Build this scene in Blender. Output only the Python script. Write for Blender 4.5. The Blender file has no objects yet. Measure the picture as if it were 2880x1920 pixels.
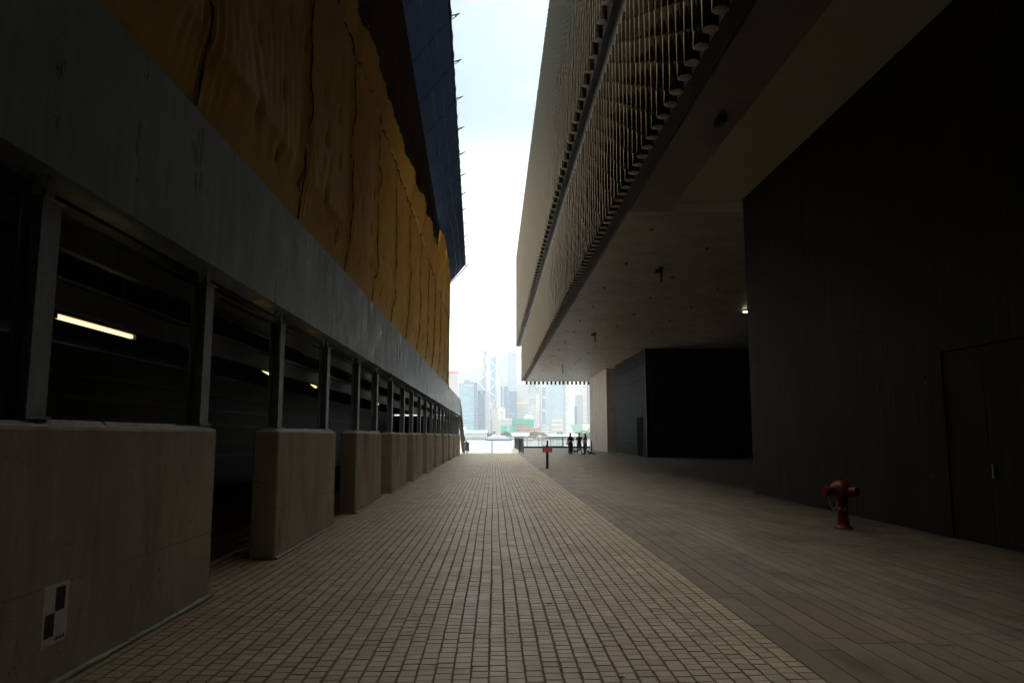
import bpy, bmesh, math, random
import numpy as np
from mathutils import Vector, Matrix
random.seed(7)
RNG = np.random.default_rng(11)
sc = bpy.context.scene
COL = sc.collection
R = math.radians

# ------------------------------------------------------------------ helpers
def tag(o, label=None, cat=None, group=None, kind=None):
    if label: o['label'] = label
    if cat: o['category'] = cat
    if group: o['group'] = group
    if kind: o['kind'] = kind
    return o

def thing(name, label, cat, loc=(0, 0, 0), rz=0.0, group=None):
    o = bpy.data.objects.new(name, None)
    o.empty_display_size = 0.2
    o.location = loc
    o.rotation_euler = (0, 0, rz)
    COL.objects.link(o)
    return tag(o, label, cat, group)

def wloc(o):
    v = Vector((0, 0, 0))
    while o is not None:
        v += o.location
        o = o.parent
    return v

class MB:
    """collects faces; build() links them as one mesh object"""
    def __init__(s):
        s.v = []; s.f = []; s.m = []; s.sm = []
    def add(s, vs, fs, m=0, smooth=False):
        b = len(s.v)
        s.v.extend([tuple(p) for p in vs])
        for f in fs:
            s.f.append(tuple(i + b for i in f)); s.m.append(m); s.sm.append(smooth)
        return s
    def box(s, x0, x1, y0, y1, z0, z1, m=0):
        vs = [(x, y, z) for z in (z0, z1) for y in (y0, y1) for x in (x0, x1)]
        return s.add(vs, [(0, 2, 3, 1), (4, 5, 7, 6), (0, 1, 5, 4), (2, 6, 7, 3), (0, 4, 6, 2), (1, 3, 7, 5)], m)
    def bevbox(s, x0, x1, y0, y1, z0, z1, b, m=0):
        bm = bmesh.new()
        bmesh.ops.create_cube(bm, size=1)
        for v in bm.verts:
            v.co = ((x0 + x1) / 2 + v.co.x * (x1 - x0), (y0 + y1) / 2 + v.co.y * (y1 - y0), (z0 + z1) / 2 + v.co.z * (z1 - z0))
        bmesh.ops.bevel(bm, geom=bm.edges[:], offset=b, segments=2, affect='EDGES', profile=0.5)
        bm.verts.index_update()
        s.add([v.co[:] for v in bm.verts], [[v.index for v in f.verts] for f in bm.faces], m)
        bm.free()
        return s
    def quad(s, a, b, c, d, m=0):
        return s.add([a, b, c, d], [(0, 1, 2, 3)], m)
    def tube(s, p0, p1, r0, r1=None, n=10, m=0, caps=True, smooth=True, capm=None):
        r1 = r0 if r1 is None else r1
        p0 = Vector(p0); p1 = Vector(p1)
        d = (p1 - p0).normalized()
        a = d.orthogonal().normalized(); c = d.cross(a)
        vs = []
        for p, r in ((p0, r0), (p1, r1)):
            for k in range(n):
                t = 2 * math.pi * k / n
                vs.append(p + a * (r * math.cos(t)) + c * (r * math.sin(t)))
        s.add(vs, [(k, (k + 1) % n, n + (k + 1) % n, n + k) for k in range(n)], m, smooth)
        if caps:
            s.add(vs[:n], [tuple(range(n))[::-1]], m if capm is None else capm)
            s.add(vs[n:], [tuple(range(n))], m if capm is None else capm)
        return s
    def path(s, pts, r, n=6, m=0):
        for a, b in zip(pts[:-1], pts[1:]):
            s.tube(a, b, r, r, n, m)
        return s
    def rings(s, rings, m=0, caps=True, smooth=True):
        """rings: list of lists of equal length"""
        n = len(rings[0]); vs = [p for r in rings for p in r]; fs = []
        for i in range(len(rings) - 1):
            for k in range(n):
                fs.append((i * n + k, i * n + (k + 1) % n, (i + 1) * n + (k + 1) % n, (i + 1) * n + k))
        s.add(vs, fs, m, smooth)
        if caps:
            s.add(rings[0], [tuple(range(n))[::-1]], m, smooth)
            s.add(rings[-1], [tuple(range(n))], m, smooth)
        return s
    def lathe(s, prof, c=(0, 0, 0), n=20, m=0):
        return s.rings([[(c[0] + r * math.cos(2 * math.pi * k / n), c[1] + r * math.sin(2 * math.pi * k / n), c[2] + z) for k in range(n)] for r, z in prof], m)
    def loft(s, levels, n=16, m=0):
        """levels: (cx, cy, z, rx, ry)"""
        return s.rings([[(cx + rx * math.cos(2 * math.pi * k / n), cy + ry * math.sin(2 * math.pi * k / n), z) for k in range(n)] for cx, cy, z, rx, ry in levels], m)
    def ball(s, c, rx, ry=None, rz=None, m=0, n=12):
        ry = rx if ry is None else ry; rz = rx if rz is None else rz
        prof = [(math.sin(math.pi * i / 8), -math.cos(math.pi * i / 8)) for i in range(9)]
        prof[0] = (.02, -1); prof[-1] = (.02, 1)
        return s.rings([[(c[0] + rx * r * math.cos(2 * math.pi * k / n), c[1] + ry * r * math.sin(2 * math.pi * k / n), c[2] + rz * z) for k in range(n)] for r, z in prof], m)
    def prism_y(s, poly, y0, y1, m=0):
        """poly in (x, z), extruded along y"""
        n = len(poly)
        vs = [(x, y0, z) for x, z in poly] + [(x, y1, z) for x, z in poly]
        s.add(vs, [tuple(range(n)), tuple(range(2 * n - 1, n - 1, -1))] + [(k, n + k, n + (k + 1) % n, (k + 1) % n) for k in range(n)], m)
        return s
    def prism_x(s, poly, x0, x1, m=0):
        n = len(poly)
        vs = [(x0, y, z) for y, z in poly] + [(x1, y, z) for y, z in poly]
        s.add(vs, [tuple(range(n))[::-1], tuple(range(n, 2 * n))] + [(k, (k + 1) % n, n + (k + 1) % n, n + k) for k in range(n)], m)
        return s
    def text(s, body, size, org, ux, uz, depth=0.004, m=0, align='CENTER'):
        c = bpy.data.curves.new('lettering', 'FONT')
        c.body = body; c.size = size; c.align_x = align; c.align_y = 'CENTER'; c.extrude = depth
        o = bpy.data.objects.new('lettering', c); COL.objects.link(o)
        bpy.context.view_layer.update()
        me = bpy.data.meshes.new_from_object(o.evaluated_get(bpy.context.evaluated_depsgraph_get()))
        ux = Vector(ux); uz = Vector(uz); un = ux.cross(uz); org = Vector(org)
        s.add([org + ux * v.co.x + uz * v.co.y + un * v.co.z for v in me.vertices], [tuple(p.vertices) for p in me.polygons], m)
        bpy.data.meshes.remove(me); bpy.data.objects.remove(o); bpy.data.curves.remove(c)
        return s
    def build(s, name, mats, parent=None, local=False, loc=None):
        me = bpy.data.meshes.new(name)
        if loc is not None: off = Vector(loc)
        elif parent is not None and not local: off = wloc(parent)
        else: off = Vector((0, 0, 0))
        me.from_pydata([(v[0] - off.x, v[1] - off.y, v[2] - off.z) for v in s.v], [], s.f)
        for m in (mats if isinstance(mats, (list, tuple)) else [mats]): me.materials.append(m)
        me.polygons.foreach_set('material_index', s.m)
        me.polygons.foreach_set('use_smooth', s.sm)
        me.update()
        o = bpy.data.objects.new(name, me); COL.objects.link(o)
        if loc is not None: o.location = loc
        if parent is not None: o.parent = parent
        return o

def np_mesh(name, verts, quads, mat, parent=None, attr=None, smooth=False):
    me = bpy.data.meshes.new(name)
    verts = np.asarray(verts, np.float32); quads = np.asarray(quads, np.int32)
    if parent is not None: verts = verts - np.array(wloc(parent), np.float32)
    nv, nf = len(verts), len(quads); k = quads.shape[1]
    me.vertices.add(nv); me.vertices.foreach_set('co', verts.ravel())
    me.loops.add(nf * k); me.loops.foreach_set('vertex_index', quads.ravel())
    me.polygons.add(nf); me.polygons.foreach_set('loop_start', np.arange(0, nf * k, k, dtype=np.int32))
    me.polygons.foreach_set('use_smooth', np.full(nf, bool(smooth)))
    me.update(calc_edges=True); me.validate()
    for m in (mat if isinstance(mat, (list, tuple)) else [mat]): me.materials.append(m)
    if attr is not None:
        a = me.attributes.new('tone', 'FLOAT', 'FACE'); a.data.foreach_set('value', np.asarray(attr, np.float32))
    o = bpy.data.objects.new(name, me); COL.objects.link(o)
    if parent is not None: o.parent = parent
    return o

def copy_tree(o, parent=None):
    c = o.copy(); COL.objects.link(c); c.parent = parent
    for ch in list(o.children): copy_tree(ch, c)
    return c

# ------------------------------------------------------------------ materials
class NT:
    def __init__(s, name):
        s.mat = bpy.data.materials.new(name); s.mat.use_nodes = True
        s.t = s.mat.node_tree; s.n = s.t.nodes
        s.b = s.n['Principled BSDF']
    def new(s, t, **kw):
        n = s.n.new(t)
        for k, v in kw.items(): setattr(n, k, v)
        return n
    def link(s, a, b): s.t.links.new(a, b)
    def val(s, sock, v):
        if hasattr(v, 'links') or isinstance(v, bpy.types.NodeSocket): s.link(v, sock)
        else: sock.default_value = v
    def math(s, op, a, b=0.0, c=None, clamp=False):
        n = s.new('ShaderNodeMath', operation=op, use_clamp=clamp)
        s.val(n.inputs[0], a); s.val(n.inputs[1], b)
        if c is not None: s.val(n.inputs[2], c)
        return n.outputs[0]
    def coords(s, kind='Object', scale=(1, 1, 1)):
        tc = s.new('ShaderNodeTexCoord'); mp = s.new('ShaderNodeMapping')
        mp.inputs['Scale'].default_value = scale
        s.link(tc.outputs[kind], mp.inputs['Vector'])
        return mp.outputs[0]
    def noise(s, scale, detail=4, rough=.55, vec=None, dist=0.0):
        n = s.new('ShaderNodeTexNoise')
        n.inputs['Scale'].default_value = scale; n.inputs['Detail'].default_value = detail
        n.inputs['Roughness'].default_value = rough; n.inputs['Distortion'].default_value = dist
        if vec is not None: s.link(vec, n.inputs['Vector'])
        return n.outputs['Fac']
    def ramp(s, fac, stops):
        n = s.new('ShaderNodeValToRGB'); e = n.color_ramp.elements
        while len(e) < len(stops): e.new(0.5)
        for i, (p, c) in enumerate(stops):
            e[i].position = p; e[i].color = (*c, 1) if len(c) == 3 else c
        s.link(fac, n.inputs[0])
        return n.outputs[0]
    def step(s, fac, lo, hi):
        n = s.new('ShaderNodeMapRange'); n.clamp = True
        s.link(fac, n.inputs[0]); n.inputs[1].default_value = lo; n.inputs[2].default_value = hi
        return n.outputs[0]
    def mix(s, fac, a, b, mode='MIX'):
        n = s.new('ShaderNodeMix', data_type='RGBA', blend_type=mode)
        s.val(n.inputs[0], fac)
        for sock, v in ((n.inputs[6], a), (n.inputs[7], b)):
            if isinstance(v, (tuple, list)): sock.default_value = (*v, 1) if len(v) == 3 else v
            else: s.link(v, sock)
        return n.outputs[2]
    def bump(s, h, strength=.3, dist=.01):
        n = s.new('ShaderNodeBump'); n.inputs['Strength'].default_value = strength; n.inputs['Distance'].default_value = dist
        s.link(h, n.inputs['Height']); s.link(n.outputs[0], s.b.inputs['Normal'])
    def col(s, c):
        s.val(s.b.inputs['Base Color'], (*c, 1) if isinstance(c, (tuple, list)) and len(c) == 3 else c)
        return s
    def set(s, rough=None, spec=None, metal=None):
        if rough is not None: s.val(s.b.inputs['Roughness'], rough)
        if spec is not None: s.b.inputs['Specular IOR Level'].default_value = spec
        if metal is not None: s.b.inputs['Metallic'].default_value = metal
        return s

def plain(name, c, rough=.6, metal=0.0, spec=.5, var=.25, scale=6):
    t = NT(name)
    n = t.noise(scale, 5, .6, t.coords())
    lo = tuple(x * (1 - var) for x in c); hi = tuple(min(1, x * (1 + var)) for x in c)
    t.col(t.ramp(n, [(.3, lo), (.7, hi)])).set(rough, spec, metal)
    return t.mat

def emit(name, c, k):
    t = NT(name)
    t.col(c)
    t.b.inputs['Emission Color'].default_value = (*c, 1); t.b.inputs['Emission Strength'].default_value = k
    return t.mat

def concrete(name, c, streak=.35, blotch=.35, rough=.75, rust=0.0, moss=False, joints=None, board=False, light=0.0, sheen=False):
    t = NT(name)
    v = t.coords(); vs = t.coords('Object', (5, 5, .35))
    big = t.noise(.7, 5, .6, v); st = t.noise(1.3, 5, .65, vs); fine = t.noise(38, 4, .6, v)
    base = t.ramp(big, [(.28, tuple(x * (1 - blotch) for x in c)), (.72, tuple(min(1, x * (1 + blotch)) for x in c))])
    dark = t.step(st, .36, .62)
    base = t.mix(t.math('MULTIPLY', dark, streak), base, tuple(x * .45 for x in c))
    base = t.mix(t.math('MULTIPLY', t.step(fine, .35, .7), .22), base, tuple(x * .55 for x in c))
    if light:
        n2 = t.noise(.9, 5, .65, t.coords('Object', (2.5, 1.6, .6)))
        base = t.mix(t.math('MULTIPLY', t.step(n2, .52, .74), light), base, tuple(min(1, x * 1.9) for x in c))
    if joints:
        sj = t.new('ShaderNodeSeparateXYZ'); t.link(v, sj.inputs[0])
        gl = t.math('LESS_THAN', t.math('FRACT', t.math('ADD', t.math('DIVIDE', sj.outputs[1], 1.22), .37)), .006)
        gh = t.math('MULTIPLY', t.math('LESS_THAN', t.math('ABSOLUTE', t.math('SUBTRACT', sj.outputs[2], .62)), .004), t.step(t.noise(1.1, 2, .5, v), .5, .52))
        base = t.mix(t.math('MULTIPLY', t.math('MAXIMUM', gl, gh), .6), base, tuple(x * .4 for x in c))
        cr = t.new('ShaderNodeTexVoronoi', feature='DISTANCE_TO_EDGE'); cr.inputs['Scale'].default_value = .8
        wv = t.new('ShaderNodeVectorMath', operation='ADD'); nv = t.new('ShaderNodeTexNoise'); nv.inputs['Scale'].default_value = 4; nv.inputs['Detail'].default_value = 5
        t.link(v, nv.inputs['Vector']); t.link(v, wv.inputs[0]); t.link(nv.outputs['Color'], wv.inputs[1]); t.link(wv.outputs[0], cr.inputs['Vector'])
        ck = t.math('MULTIPLY', t.step(cr.outputs['Distance'], .006, .002), t.step(t.noise(1.3, 2, .5, v), .48, .56))
        base = t.mix(t.math('MULTIPLY', ck, .55), base, tuple(x * .3 for x in c))
        sm = t.noise(4.5, 6, .7, t.coords('Object', (1, 1, .45)), 1.0)
        base = t.mix(t.math('MULTIPLY', t.step(sm, .56, .72), .5), base, tuple(x * .42 for x in c))
    pit = t.new('ShaderNodeTexVoronoi'); pit.inputs['Scale'].default_value = 5.5; t.link(v, pit.inputs['Vector'])
    pm = t.step(pit.outputs['Distance'], .05, .02)
    base = t.mix(t.math('MULTIPLY', pm, .7), base, tuple(x * .25 for x in c))
    if rust:
        rn = t.step(t.noise(1.1, 4, .6, t.coords('Object', (2.2, 2.2, .5))), .55, .72)
        base = t.mix(t.math('MULTIPLY', rn, rust), base, (.16, .07, .03))
    if moss:
        sep = t.new('ShaderNodeSeparateXYZ'); tc = t.new('ShaderNodeTexCoord'); t.link(tc.outputs['Object'], sep.inputs[0])
        yy = t.math('ABSOLUTE', t.math('SUBTRACT', sep.outputs[1], -.55))
        m = t.math('MULTIPLY', t.step(yy, .55, .05), t.step(sep.outputs[2], .5, 1.5))
        m = t.math('MULTIPLY', m, t.step(t.noise(2.2, 5, .7, t.coords('Object', (3, 3, .5))), .35, .6))
        base = t.mix(t.math('MULTIPLY', m, .85), base, (.035, .055, .018))
    h = t.math('ADD', fine, t.math('MULTIPLY', big, 1.5))
    if board:
        w = t.new('ShaderNodeTexNoise'); w.inputs['Scale'].default_value = 3.0; w.inputs['Detail'].default_value = 3
        t.link(t.coords('Object', (5, 5, .06)), w.inputs['Vector'])
        base = t.mix(t.math('MULTIPLY', t.step(w.outputs['Fac'], .4, .6), .45), base, tuple(x * .5 for x in c))
        h = t.math('ADD', h, t.math('MULTIPLY', w.outputs['Fac'], 3.0))
    h = t.math('SUBTRACT', h, t.math('MULTIPLY', pm, 2.0))
    t.bump(h, .35, .006)
    if sheen:                                                     # trowelled face, patchily polished
        pn = t.noise(2.2, 5, .65, t.coords('Object', (1, 1.2, .5)))
        rough = t.math('ADD', rough - .08, t.math('MULTIPLY', t.step(pn, .35, .7), .26))
    t.col(base).set(rough, .55 if sheen else .1 if board else .3)
    return t.mat

def skin_tower(name, wall, glass, fh=4.0, cw=3.0, hf=.45, vf=.8, rough=.35, spec=.5):
    """curtain wall: floors every fh, bays every cw; hf/vf = glazed share"""
    t = NT(name)
    tc = t.new('ShaderNodeTexCoord'); sp = t.new('ShaderNodeSeparateXYZ'); t.link(tc.outputs['Object'], sp.inputs[0])
    ge = t.new('ShaderNodeNewGeometry'); sn = t.new('ShaderNodeSeparateXYZ'); t.link(ge.outputs['True Normal'], sn.inputs[0])
    side = t.math('GREATER_THAN', t.math('ABSOLUTE', sn.outputs[0]), .707)
    u = t.math('ADD', t.math('MULTIPLY', side, sp.outputs[1]), t.math('MULTIPLY', t.math('SUBTRACT', 1.0, side), sp.outputs[0]))
    fu = t.math('FRACT', t.math('DIVIDE', u, cw)); fz = t.math('FRACT', t.math('DIVIDE', sp.outputs[2], fh))
    m = t.math('MULTIPLY', t.math('LESS_THAN', fz, hf), t.math('LESS_THAN', fu, vf))
    wn = t.new('ShaderNodeTexWhiteNoise', noise_dimensions='2D'); cb = t.new('ShaderNodeCombineXYZ')
    t.link(t.math('FLOOR', t.math('DIVIDE', u, cw)), cb.inputs[0]); t.link(t.math('FLOOR', t.math('DIVIDE', sp.outputs[2], fh)), cb.inputs[1])
    t.link(cb.outputs[0], wn.inputs[0])
    g = t.mix(t.math('MULTIPLY', wn.outputs[0], .45), glass, tuple(min(1, x * 1.7 + .03) for x in glass))
    t.col(t.mix(m, wall, g)).set(t.math('SUBTRACT', .6, t.math('MULTIPLY', m, .6 - rough)), spec)
    return t.mat

M = {}
M['plinth'] = concrete('plinth concrete', (.4, .36, .29), .18, .3, .8, .3, joints=True)
M['plinth_moss'] = concrete('mossy plinth concrete', (.38, .345, .275), .2, .3, .8, .3, moss=True, joints=True)
M['parapet'] = concrete('parapet concrete', (.175, .205, .22), .45, .45, .34, .12, light=.5, sheen=True)
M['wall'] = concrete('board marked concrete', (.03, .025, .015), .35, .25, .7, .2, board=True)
M['pier'] = concrete('pier concrete', (.42, .38, .31), .3, .22, .7, .1, board=True)
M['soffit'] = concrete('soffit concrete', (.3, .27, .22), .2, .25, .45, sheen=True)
M['soffit_shaded'] = concrete('soffit concrete with painted shade', (.15, .135, .108), .2, .25, .65)  # soffit concrete darkened to paint the shade on the near strip
M['plaster'] = concrete('pale plaster', (.33, .29, .22), .05, .06, .7)
M['dark_wall'] = plain('dark wall paint', (.03, .03, .032), .6)
M['steel'] = plain('grey painted steel', (.24, .27, .29), .42, 0.0, .5, .3, 4)
M['girt'] = plain('dark painted steel', (.07, .075, .075), .45, 0, .5, .3)
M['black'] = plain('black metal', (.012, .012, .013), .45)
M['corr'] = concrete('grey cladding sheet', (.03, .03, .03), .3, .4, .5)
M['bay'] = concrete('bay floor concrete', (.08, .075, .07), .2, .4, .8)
M['joint'] = plain('sandy joint', (.1, .074, .044), .95, 0, .2, .45, 9)
M['mortar'] = plain('mortar fillet', (.2, .185, .16), .5, 0, .5, .4, 14)
M['red'] = plain('red enamel', (.1, .002, .002), .5, 0, .3, .12)
M['red_sign'] = plain('red sign enamel', (.5, .03, .035), .35, 0, .5, .08)
M['white'] = plain('white paint', (.8, .8, .78), .5, 0, .5, .05)
M['paper'] = plain('weathered white paper', (.62, .62, .6), .8, 0, .3, .12, 20)
M['void'] = plain('matt black door', (.004, .004, .004), .95, 0, .02)
M['ink'] = plain('black ink', (.015, .015, .016), .7)
M['terrace'] = concrete('terrace concrete', (.4, .38, .35), .1, .25, .8)
M['rock'] = concrete('seawall stone', (.25, .24, .22), .3, .3, .9)
M['tube'] = emit('lit fluorescent tube', (1, .72, .36), .5)
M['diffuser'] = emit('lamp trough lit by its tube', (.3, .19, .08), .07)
M['spot'] = emit('lit lamp lens', (1, .85, .55), 3)
M['skin'] = plain('skin', (.38, .23, .16), .55, 0, .4, .08)
M['cloth_black'] = plain('black cloth', (.015, .015, .018), .9, 0, .2)
M['cloth_navy'] = plain('dark navy cloth', (.018, .02, .032), .9, 0, .2)
M['cloth_tan'] = plain('tan cloth', (.24, .18, .11), .9, 0, .2)
M['hair'] = plain('black hair', (.01, .009, .008), .5, 0, .4)
M['fur'] = plain('brown fur', (.09, .05, .03), .95, 0, .2, .4, 30)
M['fur_dark'] = plain('dark fur', (.025, .022, .02), .95, 0, .2, .4, 30)
M['leaf'] = plain('dry brown leaf', (.07, .045, .025), .8)

def sett_mat(name, lo, mid, hi, stain, rough, warm):
    t = NT(name)
    at = t.new('ShaderNodeAttribute', attribute_name='tone')
    v = t.coords()
    c = t.ramp(at.outputs['Fac'], [(0, lo), (.5, mid), (1, hi)])
    fine = t.noise(95, 5, .7, v)
    c = t.mix(.75, c, t.ramp(fine, [(.3, (.35, .35, .36)), (.68, (1.0, 1.0, 1.0))]), 'MULTIPLY')
    big = t.noise(.55, 5, .62, v)
    c = t.mix(t.math('MULTIPLY', t.step(big, .5, .72), stain), c, tuple(x * .42 for x in mid))
    mid_n = t.noise(2.6, 4, .6, v, .4)
    c = t.mix(t.math('MULTIPLY', t.step(mid_n, .48, .72), .5), c, warm)
    spl = t.noise(1.3, 6, .72, v, .8)
    c = t.mix(t.math('MULTIPLY', t.step(spl, .57, .66), .45), c, tuple(x * .36 for x in mid))
    t.col(c).set(t.math('ADD', rough, t.math('MULTIPLY', t.step(mid_n, .3, .8), .22)), .5)
    t.bump(fine, .12, .002)
    return t.mat
M['sett'] = sett_mat('granite sett', (.2, .164, .112), (.315, .262, .18), (.41, .345, .245), .6, .42, (.25, .18, .105))
M['plank'] = sett_mat('weathered stone plank', (.10, .094, .085), (.19, .172, .145), (.30, .27, .225), .7, .3, (.15, .1, .055))

def streak_planks():
    t = NT('weathered grain plank')
    at = t.new('ShaderNodeAttribute', attribute_name='tone'); v = t.coords(); vl = t.coords('Object', (9, .55, 1))
    c = t.ramp(at.outputs['Fac'], [(0, (.066, .056, .039)), (.5, (.092, .078, .056)), (1, (.125, .107, .08))])
    c = t.mix(t.math('MULTIPLY', t.step(t.noise(1.0, 6, .65, vl), .45, .75), .5), c, (.05, .044, .036))
    c = t.mix(t.math('MULTIPLY', t.step(t.noise(.5, 5, .6, v), .48, .7), .6), c, (.125, .074, .032))
    c = t.mix(t.math('MULTIPLY', t.step(t.noise(1.1, 6, .68, t.coords('Object', (1, .45, 1)), .7), .52, .64), .75), c, (.04, .036, .031))
    g = t.noise(30, 4, .6, t.coords('Object', (6, .4, 1)))
    c = t.mix(.35, c, t.ramp(g, [(.3, (.5, .5, .5)), (.7, (1, 1, 1))]), 'MULTIPLY')
    t.col(c).set(t.math('ADD', .42, t.math('MULTIPLY', t.step(t.noise(1.6, 4, .6, v), .3, .75), .25)), .4)
    return t.mat
M['plank'] = streak_planks()

def tarp_mat():
    t = NT('ochre tarpaulin cloth')
    v = t.coords(); w = t.coords('Object', (1, 7, .9))
    n = t.noise(.55, 5, .6, v); st = t.noise(1.6, 5, .65, w, .6)
    c = t.ramp(n, [(.3, (.57, .35, .075)), (.7, (.64, .41, .105))])
    c = t.mix(t.math('MULTIPLY', t.step(st, .5, .75), .12), c, (.27, .15, .03))
    t.col(c).set(.5, .4)
    fold = t.noise(2.2, 6, .62, t.coords('Object', (1, 7, .55)))
    weave = t.noise(60, 2, .5, v)
    t.bump(t.math('ADD', fold, t.math('MULTIPLY', weave, .06)), .12, .03)
    tr = t.new('ShaderNodeBsdfTranslucent'); tr.inputs['Color'].default_value = (.62, .36, .075, 1)
    ms = t.new('ShaderNodeMixShader'); ms.inputs[0].default_value = .17
    out = t.n['Material Output']
    t.link(t.b.outputs[0], ms.inputs[1]); t.link(tr.outputs[0], ms.inputs[2]); t.link(ms.outputs[0], out.inputs['Surface'])
    return t.mat
M['tarp'] = tarp_mat()

def fan_mat():
    t = NT('blue catch fan sheeting')
    v = t.coords()
    n = t.noise(.8, 4, .6, v)
    t.col(t.ramp(n, [(.3, (.006, .01, .019)), (.7, (.01, .017, .031))])).set(.75, .2)
    tr = t.new('ShaderNodeBsdfTranslucent'); tr.inputs['Color'].default_value = (.018, .031, .06, 1)
    ms = t.new('ShaderNodeMixShader'); ms.inputs[0].default_value = .25
    out = t.n['Material Output']
    t.link(t.b.outputs[0], ms.inputs[1]); t.link(tr.outputs[0], ms.inputs[2]); t.link(ms.outputs[0], out.inputs['Surface'])
    return t.mat
M['fan'] = fan_mat()
M['fan_dark'] = plain('brown catch fan lining', (.075, .047, .024), .85, 0, .2, .35, 1.2)
M['wire'] = plain('galvanised wire', (.35, .37, .4), .4, .3)
M['rope'] = plain('dark rope and crease shade', (.05, .036, .02), .9)  # rope colour, reused to paint shade in seams and dimples

def ceramic():
    t = NT('dark glazed ceramic')
    at = t.new('ShaderNodeAttribute', attribute_name='tone')
    c = t.ramp(at.outputs['Fac'], [(0, (.008, .007, .005)), (.5, (.016, .013, .009)), (1, (.034, .026, .016))])
    t.col(c).set(t.math('ADD', .035, t.math('MULTIPLY', at.outputs['Fac'], .06)), .7, .8)
    t.b.inputs['Specular Tint'].default_value = (.78, .64, .46, 1)
    return t.mat
M['ceramic'] = ceramic()
M['band'] = plain('dark anodised panel', (.03, .033, .04), .6, 0, .25)
M['disc'] = plain('pale tube end cap', (.32, .28, .22), .6)
M['ledge'] = plain('bronze ledge', (.05, .045, .038), .7, 0, .2)
def black_ceramic():
    t = NT('black glazed rib')
    t.col((.012, .0135, .013)).set(.45, .06)
    return t.mat
M['rib'] = black_ceramic()

# ------------------------------------------------------------------ camera, sun, sky
cam = bpy.data.cameras.new('camera'); co = bpy.data.objects.new('camera', cam); COL.objects.link(co)
cam.sensor_width = 36; cam.lens = 26.02; cam.clip_start = .05; cam.clip_end = 12000
co.location = (0, 0, 1.55); co.rotation_euler = (R(90 + 7.241), 0, R(-1.437))
sc.camera = co

AZ, EL = R(25.5), R(52)
S = Vector((math.sin(AZ) * math.cos(EL), math.cos(AZ) * math.cos(EL), math.sin(EL)))
sun = bpy.data.lights.new('sun', 'SUN'); sun.energy = 2.6; sun.angle = R(.5); sun.color = (1, .95, .87)
so = bpy.data.objects.new('sun', sun); COL.objects.link(so); so.rotation_euler = (-S).to_track_quat('-Z', 'Y').to_euler()

SKYK, HORIZON, OVERHEAD = .175, (2.7, 2.7, 2.7), (17, 16, 14.5)
w = bpy.data.worlds.new('World'); sc.world = w; w.use_nodes = True
wt = w.node_tree; bg = wt.nodes['Background']
sky = wt.nodes.new('ShaderNodeTexSky'); sky.sky_type = 'NISHITA'; sky.sun_disc = False
sky.sun_elevation = EL; sky.sun_rotation = AZ; sky.dust_density = 5.0; sky.air_density = 1.2; sky.ozone_density = 1.0
# hazy white towards the horizon, clear pale blue above it, an added bright bank overhead, out of view, to light the alley
L = wt.links.new
def wnode(t, **kw):
    n = wt.nodes.new(t)
    for k, v in kw.items(): setattr(n, k, v)
    return n
tc = wnode('ShaderNodeTexCoord'); sx = wnode('ShaderNodeSeparateXYZ'); L(tc.outputs['Generated'], sx.inputs[0])
mp = wnode('ShaderNodeMapping'); mp.inputs['Scale'].default_value = (1, 1, 3.0); L(tc.outputs['Generated'], mp.inputs[0])
nz = wnode('ShaderNodeTexNoise'); nz.inputs['Scale'].default_value = 3.2; nz.inputs['Detail'].default_value = 7; nz.inputs['Roughness'].default_value = .6
L(mp.outputs[0], nz.inputs['Vector'])
def wmap(src, lo, hi, to0=0.0, to1=1.0):
    n = wnode('ShaderNodeMapRange', interpolation_type='SMOOTHSTEP'); L(src, n.inputs[0])
    for i, v in enumerate((lo, hi, to0, to1)): n.inputs[i + 1].default_value = v
    return n.outputs[0]
def wmix(fac, a_, b_):
    n = wnode('ShaderNodeMix', data_type='RGBA'); L(fac, n.inputs[0])
    for sock, v in ((n.inputs[6], a_), (n.inputs[7], b_)):
        if isinstance(v, tuple): sock.default_value = (*v, 1)
        else: L(v, sock)
    return n.outputs[2]
skyc = wnode('ShaderNodeMix', data_type='RGBA', blend_type='MULTIPLY'); skyc.inputs[0].default_value = 1
L(sky.outputs[0], skyc.inputs[6]); skyc.inputs[7].default_value = (SKYK * .76, SKYK * .98, SKYK * 1.1, 1)
wisp = wmap(nz.outputs['Fac'], .56, .75, 0, .6)
c1 = wmix(wisp, skyc.outputs[2], (2.6, 2.6, 2.6))
c2 = wmix(wmap(sx.outputs[2], .29, .42, 1, 0), c1, HORIZON)
c3 = wmix(wmap(sx.outputs[2], .6, .78), c2, OVERHEAD)
L(c3, bg.inputs['Color'])
bg.inputs['Strength'].default_value = .12

vs = sc.view_settings
vs.view_transform = 'Standard'; vs.look = 'None'; vs.exposure = 1.95; vs.gamma = 1; vs.use_curve_mapping = False
sc.render.engine = 'CYCLES'
sc.cycles.use_denoising = True
sc.cycles.max_bounces = 10; sc.cycles.diffuse_bounces = 6; sc.cycles.glossy_bounces = 4
sc.cycles.sample_clamp_indirect = 8

# ------------------------------------------------------------------ ground
b = MB()
b.quad((-60, -40, -.0075), (60, -40, -.0075), (60, 67, -.0075), (-60, 67, -.0075))
b.quad((2.62, 67, -.0075), (60, 67, -.0075), (60, 99, -.0075), (2.62, 99, -.0075))
tag(b.build('ground', M['joint']), kind='structure')

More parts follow.
